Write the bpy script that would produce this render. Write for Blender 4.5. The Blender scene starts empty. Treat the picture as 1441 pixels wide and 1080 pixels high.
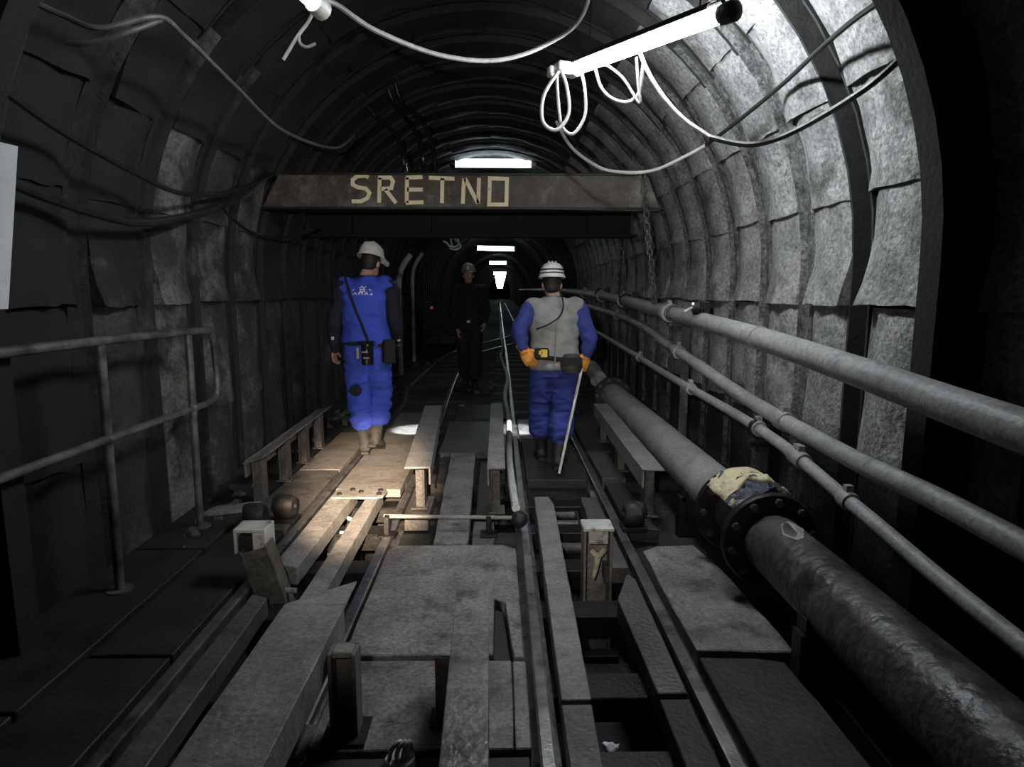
import bpy, bmesh, math, random
from mathutils import Vector, Matrix, noise as mnoise

random.seed(7)
S = bpy.context.scene
COL = S.collection

# ------------------------------------------------------------------ camera
CAM_H = 1.42
cam_d = bpy.data.cameras.new('camera')
cam_d.sensor_width = 36.0
cam_d.lens = 900.0 / 1441.0 * 36.0
cam_d.clip_end = 400
cam = bpy.data.objects.new('camera', cam_d)
cam.location = (0, 0, CAM_H)
cam.rotation_euler = (math.radians(90 - 8.219), 0, math.radians(-1.071))
COL.objects.link(cam)
S.camera = cam

# ------------------------------------------------------------------ world, view, light levels
w = bpy.data.worlds.new('World')
S.world = w
w.use_nodes = True
bg = w.node_tree.nodes['Background']
bg.inputs['Color'].default_value = (0.5, 0.6, 0.8, 1)
bg.inputs['Strength'].default_value = 0.0004
S.view_settings.view_transform = 'Standard'
S.view_settings.look = 'None'
S.view_settings.gamma = 1.0
S.view_settings.use_curve_mapping = False
S.view_settings.exposure = 0.0
LAMP_NEAR = 140.0      # tube hanging over the track
LAMP_SIDE = 7.5      # tube by the other wall, set weak to keep that side dark
LAMP_FAR = 13.0       # tubes farther down the tunnel
CAP_SPOT = 8600.0      # photographer's own cap lamp


def spot(name, loc, aim, power, angle, blend, color, radius=0.02):
    d = bpy.data.lights.new(name, 'SPOT')
    d.energy = power
    d.spot_size = math.radians(angle)
    d.spot_blend = blend
    d.color = color
    d.shadow_soft_size = radius
    o = bpy.data.objects.new(name, d)
    o.location = loc
    o.rotation_euler = (Vector(aim) - Vector(loc)).to_track_quat('-Z', 'Y').to_euler()
    COL.objects.link(o)
    return o


# the photographer wears a cap lamp with a warm beam (it throws the shadows of the near posts up the plates)
spot('photographer_cap_lamp', (-0.22, -0.12, 1.62), (-0.97, 4.5, 0.0), CAP_SPOT, 14, 1.0, (1.0, 0.74, 0.5), 0.03)
spot('photographer_cap_lamp_spill', (-0.22, -0.12, 1.62), (-0.25, 4.8, 1.2), CAP_SPOT * 0.034, 66, 1.0, (1.0, 0.93, 0.84), 0.03)  # added wide fill spot, brightens the lettered beam and the men
# beams of the two miners' cap lamps, falling on the ground just ahead of them
spot('miner_cap_beam', (-0.99, 5.86, 1.70), (-0.88, 6.47, 0.0), 700, 17, 0.6, (0.93, 0.97, 1.0), 0.01)
spot('miner_cap_beam', (0.40, 5.32, 1.50), (0.16, 6.47, 0.0), 700, 15, 0.6, (0.93, 0.97, 1.0), 0.01)


# ------------------------------------------------------------------ materials
def mat(name, c1, c2, scale=6.0, rough=0.7, metal=0.0, bump=0.15, bscale=40.0, c3=None, c3scale=1.2, c3cut=(0.5, 0.65),
        rvar=0.15, grain=0.0, gscale=55.0):
    m = bpy.data.materials.new(name)
    m.use_nodes = True
    nt = m.node_tree
    N, Lk = nt.nodes, nt.links
    b = N['Principled BSDF']
    geo = N.new('ShaderNodeNewGeometry')
    n1 = N.new('ShaderNodeTexNoise')
    n1.inputs['Scale'].default_value = scale
    n1.inputs['Detail'].default_value = 7
    n1.inputs['Roughness'].default_value = 0.65
    Lk.new(geo.outputs['Position'], n1.inputs['Vector'])
    r = N.new('ShaderNodeValToRGB')
    r.color_ramp.elements[0].position = 0.32
    r.color_ramp.elements[1].position = 0.68
    r.color_ramp.elements[0].color = (*c1, 1)
    r.color_ramp.elements[1].color = (*c2, 1)
    Lk.new(n1.outputs['Fac'], r.inputs['Fac'])
    out = r.outputs['Color']
    if c3:
        n3 = N.new('ShaderNodeTexNoise')
        n3.inputs['Scale'].default_value = c3scale
        n3.inputs['Detail'].default_value = 6
        n3.inputs['Roughness'].default_value = 0.7
        Lk.new(geo.outputs['Position'], n3.inputs['Vector'])
        r3 = N.new('ShaderNodeValToRGB')
        r3.color_ramp.elements[0].position = c3cut[0]
        r3.color_ramp.elements[1].position = c3cut[1]
        Lk.new(n3.outputs['Fac'], r3.inputs['Fac'])
        mx = N.new('ShaderNodeMixRGB')
        mx.inputs['Color2'].default_value = (*c3, 1)
        Lk.new(r3.outputs['Color'], mx.inputs['Fac'])
        Lk.new(out, mx.inputs['Color1'])
        out = mx.outputs['Color']
    if grain:
        ng = N.new('ShaderNodeTexNoise')
        ng.inputs['Scale'].default_value = gscale
        ng.inputs['Detail'].default_value = 4
        ng.inputs['Roughness'].default_value = 0.75
        Lk.new(geo.outputs['Position'], ng.inputs['Vector'])
        rg = N.new('ShaderNodeValToRGB')
        rg.color_ramp.elements[0].position = 0.34
        rg.color_ramp.elements[1].position = 0.62
        lo = 1 - grain
        rg.color_ramp.elements[0].color = (lo, lo, lo, 1)
        rg.color_ramp.elements[1].color = (1, 1, 1, 1)
        Lk.new(ng.outputs['Fac'], rg.inputs['Fac'])
        mg = N.new('ShaderNodeMixRGB')
        mg.blend_type = 'MULTIPLY'
        mg.inputs['Fac'].default_value = 1.0
        Lk.new(out, mg.inputs['Color1'])
        Lk.new(rg.outputs['Color'], mg.inputs['Color2'])
        out = mg.outputs['Color']
    Lk.new(out, b.inputs['Base Color'])
    b.inputs['Metallic'].default_value = metal
    mr = N.new('ShaderNodeMapRange')
    mr.inputs['To Min'].default_value = max(0.05, rough - rvar)
    mr.inputs['To Max'].default_value = min(1.0, rough + rvar)
    Lk.new(n1.outputs['Fac'], mr.inputs['Value'])
    Lk.new(mr.outputs['Result'], b.inputs['Roughness'])
    if bump:
        n2 = N.new('ShaderNodeTexNoise')
        n2.inputs['Scale'].default_value = bscale
        n2.inputs['Detail'].default_value = 5
        Lk.new(geo.outputs['Position'], n2.inputs['Vector'])
        bp = N.new('ShaderNodeBump')
        bp.inputs['Strength'].default_value = bump
        bp.inputs['Distance'].default_value = 0.02
        Lk.new(n2.outputs['Fac'], bp.inputs['Height'])
        Lk.new(bp.outputs['Normal'], b.inputs['Normal'])
    return m


def emit(name, color, strength):
    m = bpy.data.materials.new(name)
    m.use_nodes = True
    b = m.node_tree.nodes['Principled BSDF']
    b.inputs['Base Color'].default_value = (0.8, 0.8, 0.8, 1)
    b.inputs['Emission Color'].default_value = (*color, 1)
    b.inputs['Emission Strength'].default_value = strength
    return m


M = {}
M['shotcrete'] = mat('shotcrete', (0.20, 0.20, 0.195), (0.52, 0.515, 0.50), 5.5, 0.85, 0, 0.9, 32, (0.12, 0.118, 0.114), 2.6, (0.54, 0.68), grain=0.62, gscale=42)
M['soot'] = mat('sooty_lagging', (0.007, 0.007, 0.007), (0.022, 0.0215, 0.021), 5, 0.85, 0, 0.4, 30)  # ceiling soot; also stands in for shade on the near left bays
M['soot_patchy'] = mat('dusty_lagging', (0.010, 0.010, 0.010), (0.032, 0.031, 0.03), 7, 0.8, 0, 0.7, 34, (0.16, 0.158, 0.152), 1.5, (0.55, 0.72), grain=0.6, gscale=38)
M['lower_lagging'] = mat('damp_lagging', (0.025, 0.025, 0.025), (0.085, 0.084, 0.081), 6, 0.7, 0, 0.7, 34, (0.2, 0.198, 0.192), 1.8, (0.54, 0.7), grain=0.6, gscale=40)  # darker tone for the lower panel rows
M['grey_lagging'] = mat('grey_lagging', (0.035, 0.035, 0.034), (0.11, 0.108, 0.105), 4, 0.8, 0, 0.8, 34, (0.27, 0.266, 0.258), 2.0, (0.48, 0.66), grain=0.6, gscale=40)  # lighter grey stands in for lamp light on some left bays
M['backing'] = mat('backing_rock', (0.006, 0.006, 0.006), (0.015, 0.015, 0.015), 4, 0.9, 0, 0.5, 12)
M['rib'] = mat('arch_steel', (0.010, 0.010, 0.010), (0.036, 0.035, 0.034), 14, 0.8, 0.0, 0.3, 50)
M['arch_black'] = mat('sooty_arch_steel', (0.004, 0.004, 0.004), (0.012, 0.012, 0.012), 14, 0.85, 0.0, 0.3, 40)  # near-black matte colour for the deep arch, plain beam and lamp shield
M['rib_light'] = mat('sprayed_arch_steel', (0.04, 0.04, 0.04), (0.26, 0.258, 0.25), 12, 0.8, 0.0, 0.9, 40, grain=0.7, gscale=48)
M['black_steel'] = mat('black_steel', (0.010, 0.010, 0.010), (0.028, 0.027, 0.026), 14, 0.5, 0.5, 0.2, 60)
M['floor'] = mat('coal_floor', (0.010, 0.010, 0.0095), (0.05, 0.048, 0.046), 7, 0.9, 0, 0.9, 24, (0.010, 0.010, 0.010), 1.5, grain=0.5)
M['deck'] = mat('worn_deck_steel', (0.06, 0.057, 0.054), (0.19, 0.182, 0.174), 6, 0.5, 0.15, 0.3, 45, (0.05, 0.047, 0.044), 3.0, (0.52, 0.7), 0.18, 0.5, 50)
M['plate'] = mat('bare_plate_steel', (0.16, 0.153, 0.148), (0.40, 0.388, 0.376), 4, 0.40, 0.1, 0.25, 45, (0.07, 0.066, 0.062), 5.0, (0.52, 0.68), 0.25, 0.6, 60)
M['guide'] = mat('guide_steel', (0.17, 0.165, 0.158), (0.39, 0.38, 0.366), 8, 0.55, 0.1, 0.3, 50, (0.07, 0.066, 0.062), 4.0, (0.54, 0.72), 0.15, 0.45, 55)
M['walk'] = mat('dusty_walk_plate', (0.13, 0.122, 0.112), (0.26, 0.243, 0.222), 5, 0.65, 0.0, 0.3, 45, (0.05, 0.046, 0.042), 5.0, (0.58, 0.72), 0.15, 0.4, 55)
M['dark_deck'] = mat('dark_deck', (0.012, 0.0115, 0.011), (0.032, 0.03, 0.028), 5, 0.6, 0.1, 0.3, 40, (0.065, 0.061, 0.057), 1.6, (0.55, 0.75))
M['rail'] = mat('rail_steel', (0.16, 0.158, 0.155), (0.36, 0.355, 0.35), 12, 0.32, 0.75, 0.1, 80, (0.05, 0.048, 0.045), 5.0, (0.5, 0.7))
M['rail_dark'] = mat('rusty_rail_steel', (0.06, 0.057, 0.055), (0.16, 0.155, 0.15), 12, 0.4, 0.6, 0.1, 80)
M['pipe'] = mat('pipe_paint', (0.26, 0.257, 0.25), (0.52, 0.514, 0.50), 6, 0.5, 0.0, 0.2, 45, (0.11, 0.108, 0.104), 3.0, (0.55, 0.72), 0.15, 0.4, 50)
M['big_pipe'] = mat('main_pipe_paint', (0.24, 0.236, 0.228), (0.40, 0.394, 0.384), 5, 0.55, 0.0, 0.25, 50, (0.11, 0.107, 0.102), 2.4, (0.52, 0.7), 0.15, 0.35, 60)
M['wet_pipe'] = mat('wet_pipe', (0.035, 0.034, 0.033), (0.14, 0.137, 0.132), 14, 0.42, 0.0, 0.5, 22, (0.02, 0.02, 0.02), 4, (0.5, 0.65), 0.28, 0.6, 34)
M['beam'] = mat('rusty_beam', (0.035, 0.028, 0.023), (0.12, 0.102, 0.086), 6, 0.6, 0.1, 0.2, 50, (0.28, 0.262, 0.24), 1.7, (0.52, 0.7), 0.15, 0.4, 45)
M['paint'] = mat('cream_paint', (0.80, 0.72, 0.46), (0.92, 0.86, 0.62), 30, 0.7, 0, 0.1, 60, (0.3, 0.26, 0.17), 16, (0.62, 0.75))
M['cable_white'] = mat('white_cable', (0.3, 0.293, 0.28), (0.5, 0.49, 0.465), 12, 0.5, 0, 0, 30)
M['cord'] = mat('white_cord', (0.13, 0.127, 0.118), (0.24, 0.235, 0.218), 12, 0.5, 0, 0, 30)
M['cable_dull'] = mat('dull_cable', (0.05, 0.049, 0.048), (0.16, 0.157, 0.152), 9, 0.5, 0, 0, 30)
M['handrail'] = mat('handrail_steel', (0.05, 0.049, 0.047), (0.2, 0.196, 0.19), 10, 0.45, 0.2, 0.15, 60, (0.03, 0.029, 0.028), 4, (0.5, 0.65))
M['cable_grey'] = mat('grey_cable', (0.15, 0.148, 0.145), (0.3, 0.295, 0.29), 12, 0.5, 0, 0, 30)
M['cable_black'] = mat('black_cable', (0.008, 0.008, 0.008), (0.02, 0.02, 0.02), 12, 0.45, 0, 0, 30)
M['hose'] = mat('pale_hose', (0.55, 0.54, 0.525), (0.8, 0.79, 0.77), 18, 0.5, 0, 0.1, 60, (0.18, 0.175, 0.17), 6, (0.55, 0.7))
M['gloss_black'] = mat('glossy_black', (0.008, 0.008, 0.008), (0.018, 0.018, 0.018), 12, 0.18, 0, 0, 30, None, 1, (0, 1), 0.05)
M['rubber'] = mat('black_rubber', (0.008, 0.008, 0.008), (0.02, 0.02, 0.02), 14, 0.6, 0, 0.2, 40)
M['sheet'] = mat('scuffed_sheet', (0.62, 0.63, 0.65), (0.82, 0.83, 0.85), 5, 0.6, 0, 0.05, 60, (0.18, 0.18, 0.19), 9, (0.62, 0.72))
M['blue'] = mat('blue_workwear', (0.026, 0.055, 0.42), (0.05, 0.10, 0.62), 8, 0.85, 0, 0.12, 130)
M['blue_mid'] = mat('blue_trouser_cloth', (0.022, 0.035, 0.2), (0.04, 0.06, 0.32), 8, 0.85, 0, 0.12, 130)
M['blue_dull'] = mat('blue_sleeve_cloth', (0.018, 0.028, 0.15), (0.032, 0.048, 0.23), 8, 0.85, 0, 0.12, 130)
M['navy'] = mat('dark_navy_cloth', (0.005, 0.006, 0.016), (0.010, 0.012, 0.028), 8, 0.9, 0, 0.12, 130)
M['black_cloth'] = mat('black_cloth', (0.006, 0.006, 0.007), (0.013, 0.013, 0.015), 8, 0.9, 0, 0.12, 130)
M['grey_cloth'] = mat('grey_vest_cloth', (0.2, 0.2, 0.195), (0.29, 0.288, 0.28), 12, 0.9, 0, 0.15, 130)
M['skin'] = mat('skin', (0.38, 0.22, 0.16), (0.5, 0.3, 0.22), 14, 0.6, 0, 0.05, 90)
M['hair'] = mat('dark_hair', (0.008, 0.006, 0.005), (0.02, 0.016, 0.013), 40, 0.6, 0, 0.2, 150)
M['helmet'] = mat('white_helmet', (0.6, 0.6, 0.58), (0.76, 0.76, 0.74), 10, 0.4, 0, 0.03, 60, (0.32, 0.31, 0.29), 14, (0.6, 0.72))
M['helmet_dull'] = mat('dull_helmet', (0.2, 0.18, 0.14), (0.32, 0.29, 0.24), 10, 0.5, 0, 0.03, 60)
M['glove'] = mat('orange_glove', (0.62, 0.22, 0.03), (0.85, 0.38, 0.07), 16, 0.75, 0, 0.15, 90)
M['yellow'] = mat('yellow_plastic', (0.6, 0.42, 0.03), (0.75, 0.58, 0.08), 16, 0.5, 0, 0.05, 60)
M['boot'] = mat('rubber_boot', (0.016, 0.016, 0.015), (0.055, 0.054, 0.052), 12, 0.8, 0, 0.1, 60, (0.010, 0.010, 0.010), 7, (0.5, 0.65))
M['eye'] = mat('eye', (0.5, 0.5, 0.5), (0.6, 0.6, 0.6), 10, 0.2, 0, 0)
M['cream'] = mat('dried_foam', (0.55, 0.47, 0.28), (0.74, 0.66, 0.44), 22, 0.8, 0, 0.5, 60, (0.25, 0.2, 0.13), 18, (0.6, 0.72))
M['wrap'] = mat('dark_film_wrap', (0.012, 0.014, 0.02), (0.16, 0.17, 0.22), 28, 0.2, 0.2, 0.9, 50, None, 1, (0, 1), 0.1)
M['brass'] = mat('greasy_brass', (0.4, 0.33, 0.2), (0.85, 0.8, 0.68), 25, 0.3, 0.1, 0.2, 60)
M['chrome'] = mat('bright_steel', (0.55, 0.55, 0.55), (0.85, 0.85, 0.85), 20, 0.25, 0.3, 0.05, 60)
M['pale_steel'] = mat('pale_painted_steel', (0.42, 0.42, 0.4), (0.62, 0.61, 0.58), 14, 0.5, 0.1, 0.15, 60, (0.1, 0.095, 0.09), 12, (0.55, 0.68))
M['stick'] = mat('pale_stick', (0.5, 0.48, 0.44), (0.66, 0.64, 0.6), 14, 0.5, 0, 0.05, 60)
M['rubble'] = mat('rubble', (0.025, 0.024, 0.023), (0.11, 0.107, 0.103), 10, 0.8, 0, 0.5, 40)
M['tube_near'] = emit('tube_light_near', (0.90, 0.955, 1.0), LAMP_NEAR)
M['tube_side'] = emit('tube_light_side', (0.90, 0.955, 1.0), LAMP_SIDE)
M['tube_far'] = emit('tube_light_far', (0.80, 0.95, 1.0), LAMP_FAR)
M['cap_glow'] = emit('cap_lamp_lens', (0.95, 0.98, 1.0), 3.0)
M['red_glow'] = emit('red_marker_lens', (1.0, 0.05, 0.04), 0.1)


# ------------------------------------------------------------------ mesh helpers
class MB:
    def __init__(self):
        self.v, self.f = [], []

    def add(self, verts, faces):
        o = len(self.v)
        self.v += [Vector(p) for p in verts]
        self.f += [[i + o for i in q] for q in faces]
        return self

    def box(self, c, s, rot=None, taper=1.0):
        hx, hy, hz = s[0] / 2, s[1] / 2, s[2] / 2
        P = [Vector((x * (taper if z > 0 else 1), y * (taper if z > 0 else 1), z)) for z in (-hz, hz) for (x, y) in ((-hx, -hy), (hx, -hy), (hx, hy), (-hx, hy))]
        if rot is not None:
            P = [rot @ p for p in P]
        c = Vector(c)
        return self.add([p + c for p in P], [[3, 2, 1, 0], [4, 5, 6, 7], [0, 1, 5, 4], [1, 2, 6, 5], [2, 3, 7, 6], [3, 0, 4, 7]])

    def prism(self, poly, z0, z1):
        n = len(poly)
        a = sum(poly[i][0] * poly[(i + 1) % n][1] - poly[(i + 1) % n][0] * poly[i][1] for i in range(n))
        if a < 0:
            poly = poly[::-1]
        V = [(p[0], p[1], z0) for p in poly] + [(p[0], p[1], z1) for p in poly]
        F = [list(range(n))[::-1], list(range(n, 2 * n))] + [[i, (i + 1) % n, n + (i + 1) % n, n + i] for i in range(n)]
        return self.add(V, F)

    def tube(self, pts, radii, n=10, caps=True, flat=1.0, up=None):
        pts = [Vector(p) for p in pts]
        if not hasattr(radii, '__len__'):
            radii = [radii] * len(pts)
        T = []
        for i in range(len(pts)):
            a, b = pts[max(0, i - 1)], pts[min(len(pts) - 1, i + 1)]
            T.append((b - a).normalized())
        ref = Vector(up) if up else (Vector((0, 0, 1)) if abs(T[0].z) < 0.9 else Vector((1, 0, 0)))
        nrm = (ref - T[0] * ref.dot(T[0])).normalized()
        V = []
        for i, p in enumerate(pts):
            nrm = (nrm - T[i] * nrm.dot(T[i])).normalized()
            bn = T[i].cross(nrm)
            for k in range(n):
                a = 2 * math.pi * k / n
                V.append(p + (nrm * math.cos(a) * flat + bn * math.sin(a)) * radii[i])
        F = []
        for i in range(len(pts) - 1):
            for k in range(n):
                a, b = i * n + k, i * n + (k + 1) % n
                F.append([a, b, b + n, a + n])
        if caps:
            F.append(list(range(n))[::-1])
            m = (len(pts) - 1) * n
            F.append([m + k for k in range(n)])
        return self.add(V, F)

    def stack(self, rings, n=20):
        """elliptical slices (x, y, z, rx, ry) stacked upward, closed at both ends"""
        V = []
        for (x, y, z, rx, ry) in rings:
            for k in range(n):
                a = 2 * math.pi * k / n
                V.append((x + rx * math.cos(a), y + ry * math.sin(a), z))
        F = []
        for i in range(len(rings) - 1):
            for k in range(n):
                a, b = i * n + k, i * n + (k + 1) % n
                F.append([a, b, b + n, a + n])
        F.append(list(range(n))[::-1])
        m = (len(rings) - 1) * n
        F.append([m + k for k in range(n)])
        return self.add(V, F)

    def ball(self, c, r, mtx=None, nu=14, nv=9):
        c = Vector(c)
        V, F = [], []
        for j in range(nv + 1):
            th = math.pi * j / nv
            for k in range(nu):
                a = 2 * math.pi * k / nu
                p = Vector((r[0] * math.sin(th) * math.cos(a), r[1] * math.sin(th) * math.sin(a), -r[2] * math.cos(th)))
                V.append((mtx @ p if mtx else p) + c)
        for j in range(nv):
            for k in range(nu):
                a, b = j * nu + k, j * nu + (k + 1) % nu
                F.append([a, b, b + nu, a + nu])
        return self.add(V, F)

    def lathe(self, prof, n=20, axis='y', c=(0, 0, 0), closed=True):
        """prof: (distance along axis, radius) list swept round the axis; closed joins last row to first"""
        V, F = [], []
        c = Vector(c)
        for (h, r) in prof:
            for k in range(n):
                a = 2 * math.pi * k / n
                u, v = r * math.cos(a), r * math.sin(a)
                p = {'y': (u, h, v), 'x': (h, u, v), 'z': (u, v, h)}[axis]
                V.append(c + Vector(p))
        m = len(prof)
        for i in range(m if closed else m - 1):
            j = (i + 1) % m
            for k in range(n):
                a, b = i * n + k, i * n + (k + 1) % n
                F.append([a, b, j * n + (k + 1) % n, j * n + k])
        return self.add(V, F)

    def sweep(self, sec, path):
        """section polygon (u, v) -> placed at each frame (origin, U, V), capped"""
        n = len(sec)
        V, F = [], []
        for (o, U, W) in path:
            for (a, b) in sec:
                V.append(Vector(o) + Vector(U) * a + Vector(W) * b)
        for i in range(len(path) - 1):
            for k in range(n):
                a, b = i * n + k, i * n + (k + 1) % n
                F.append([a, b, b + n, a + n])
        F.append(list(range(n))[::-1])
        m = (len(path) - 1) * n
        F.append([m + k for k in range(n)])
        return self.add(V, F)

    def mesh(self, name, bevel=0.0, smooth=False, segs=1):
        me = bpy.data.meshes.new(name)
        me.from_pydata([tuple(p) for p in self.v], [], self.f)
        bm = bmesh.new()
        bm.from_mesh(me)
        bmesh.ops.remove_doubles(bm, verts=bm.verts, dist=1e-5)
        bmesh.ops.recalc_face_normals(bm, faces=bm.faces)
        if bevel:
            es = [e for e in bm.edges if len(e.link_faces) == 2 and e.calc_face_angle(0) > 0.5]
            bmesh.ops.bevel(bm, geom=es, offset=bevel, segments=segs, affect='EDGES', clamp_overlap=True)
        bm.to_mesh(me)
        bm.free()
        if smooth:
            me.polygons.foreach_set('use_smooth', [True] * len(me.polygons))
            try:
                me.set_sharp_from_angle(angle=math.radians(42))
            except Exception:
                pass
        me.update()
        return me


def new(name, me, m=None, parent=None, loc=None, rz=0.0, rot=None):
    if isinstance(me, MB):
        me = me.mesh(name)
    o = bpy.data.objects.new(name, me)
    if me is not None and m is not None and not me.materials:
        me.materials.append(M[m] if isinstance(m, str) else m)
    if loc is not None:
        o.location = loc
    if rot is not None:
        o.rotation_euler = rot
    elif rz:
        o.rotation_euler = (0, 0, rz)
    if parent is not None:
        o.parent = parent
    COL.objects.link(o)
    return o


def tag(o, label, cat, group=None):
    o['label'] = label
    o['category'] = cat
    if group:
        o['group'] = group
    return o


def empty(name, loc, label, cat, group=None, rz=0.0):
    o = new(name, None, loc=loc, rz=rz)
    o.empty_display_size = 0.1
    return tag(o, label, cat, group)


def smoothline(pts, per=8):
    P = [Vector(p) for p in pts]
    out = []
    for i in range(len(P) - 1):
        p0, p1, p2, p3 = P[max(0, i - 1)], P[i], P[i + 1], P[min(len(P) - 1, i + 2)]
        for k in range(per):
            t = k / per
            out.append(0.5 * ((2 * p1) + (p2 - p0) * t + (2 * p0 - 5 * p1 + 4 * p2 - p3) * t * t + (3 * p1 - p0 - 3 * p2 + p3) * t ** 3))
    out.append(P[-1])
    return out


def cable(name, pts, r, m, label, cat='cable', group=None, n=8, parent=None):
    b = MB().tube(smoothline(pts), r, n)
    o = new(name, b.mesh(name, smooth=True), m, parent)
    if parent is None:
        tag(o, label, cat, group)
    return o


def wob(p, sc, amp, seed=0.0):
    return mnoise.noise(Vector(p) * sc + Vector((seed, seed * 1.7, -seed))) * amp


# ------------------------------------------------------------------ tunnel shell
XC, ZC, R = -0.13, 1.55, 2.05
PITCH = 0.62
Y0 = 2.73           # one arch stands here, the others every 0.62 m
KMIN, KMAX = -5, 21


def prof(s, d, side=1):
    """point of the lining: s metres up from the springing (negative = leg), d metres inward"""
    if s < 0:
        return Vector((XC + side * (R - d), 0, ZC + s))
    a = s / R
    return Vector((XC + side * (R - d) * math.cos(a), 0, ZC + (R - d) * math.sin(a)))


HALF = math.pi * R / 2
ROWS = [-1.75, -1.0, -0.22, 0.35, 0.88, 1.45, 2.03, 2.62, HALF]


def panel_mesh(name, s0, s1, side, seed, ledge, m):
    nu, nv = 6, 5
    wd = PITCH - 0.185
    V, F = [], []
    for j in range(nv + 1):
        v = j / nv
        s = s0 + (s1 - s0) * v
        for i in range(nu + 1):
            u = i / nu
            d = 0.015 + ledge * (1 - v) ** 2 * (0.35 + 0.65 * abs(mnoise.noise(Vector((u * 2.2, seed, s0 * 3)))) * 2) + 0.05 * math.sin(math.pi * u) + wob((u * 3, v * 3, s0), 1.0, 0.022, seed)
            p = prof(s + (wob((u * 4, 0, s0), 1.0, 0.02, seed) if j in (0,) else 0), d, side)
            V.append((p.x, -wd / 2 + wd * u, p.z))
    nf = len(V)
    for j in range(nv + 1):
        s = s0 + (s1 - s0) * j / nv
        for i in range(nu + 1):
            p = prof(s, -0.03, side)
            V.append((p.x, -wd / 2 + wd * i / nu, p.z))
    W = nu + 1
    for j in range(nv):
        for i in range(nu):
            a = j * W + i
            F.append([a, a + 1, a + W + 1, a + W])
    for i in range(nu):
        F.append([i, nf + i, nf + i + 1, i + 1])
        a = nv * W + i
        F.append([a, a + 1, nf + a + 1, nf + a])
    for j in range(nv):
        a = j * W
        F.append([a, a + W, nf + a + W, nf + a])
        a = j * W + nu
        F.append([a, nf + a, nf + a + W, a + W])
    me = MB().add(V, F).mesh(name, smooth=True)
    me.materials.append(M[m])
    return me


def rib_mesh(name, s0, s1, side, m, shallow=False):
    sec = [(-.1, .035), (-.082, .035), (-.062, -.09), (.062, -.09), (.082, .035), (.1, .035), (.086, -.112), (-.086, -.112)]
    if shallow:
        sec = [(-.1, .02), (-.075, .03), (-.05, .0), (.05, .0), (.075, .03), (.1, .02), (.1, -.06), (-.1, -.06)]
    path = []
    n = 14
    for k in range(n + 1):
        s = s0 + (s1 - s0) * k / n
        if s > HALF:                     # over the crown and down the other side
            q = 2 * HALF - s
            p, p2 = prof(q, 0, -side), prof(q, 0.1, -side)
        else:
            p, p2 = prof(s, 0, side), prof(s, 0.1, side)
        path.append((p, (0, 1, 0), (p2 - p).normalized()))
    me = MB().sweep(sec, path).mesh(name)
    me.materials.append(M[m])
    return me


def shell_mesh(name, s_list, side, y0, y1, both=False):
    V, F = [], []
    pts = [prof(s, -0.12, side) for s in s_list]
    if both:
        pts = [prof(s, -0.12, 1) for s in s_list] + [prof(s, -0.12, -1) for s in s_list[::-1]]
    for y in (y0, y1):
        V += [(p.x, y, p.z) for p in pts]
    n = len(pts)
    F = [[i, i + 1, n + i + 1, n + i] for i in range(n - 1)]
    return MB().add(V, F).mesh(name)


YB, YF = Y0 + (KMIN - 0.5) * PITCH, Y0 + (KMAX + 0.5) * PITCH
LEG = [-2.0, -1.0, -0.3, 0.0]
ARC = [0.2 * k for k in range(0, 11)]
wall_right = new('wall_right', shell_mesh('wall_right', LEG + [0.25 * k for k in range(1, 7)], 1, YB, YF), 'backing')
wall_left = new('wall_left', shell_mesh('wall_left', LEG + [0.25 * k for k in range(1, 7)], -1, YB, YF), 'backing')
ceiling = new('ceiling', shell_mesh('ceiling', [1.45 + 0.22 * k for k in range(9)], 1, YB, YF, True), 'backing')
for o in (wall_right, wall_left, ceiling):
    o['kind'] = 'structure'

rib_r = rib_mesh('rib', -1.95, 1.5, 1, 'rib')
rib_l = rib_mesh('rib', -1.95, 1.5, -1, 'rib')
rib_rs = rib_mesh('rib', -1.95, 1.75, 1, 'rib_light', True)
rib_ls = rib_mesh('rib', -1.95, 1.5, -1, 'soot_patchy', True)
rib_c = rib_mesh('rib', 1.4, 2 * HALF - 1.4, 1, 'rib')
for k in range(KMIN, KMAX + 1):
    y = Y0 + k * PITCH
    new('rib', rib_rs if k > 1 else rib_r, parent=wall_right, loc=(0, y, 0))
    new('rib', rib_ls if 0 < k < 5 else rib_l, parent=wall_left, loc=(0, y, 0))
    new('rib', rib_c, parent=ceiling, loc=(0, y, 0))

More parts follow.
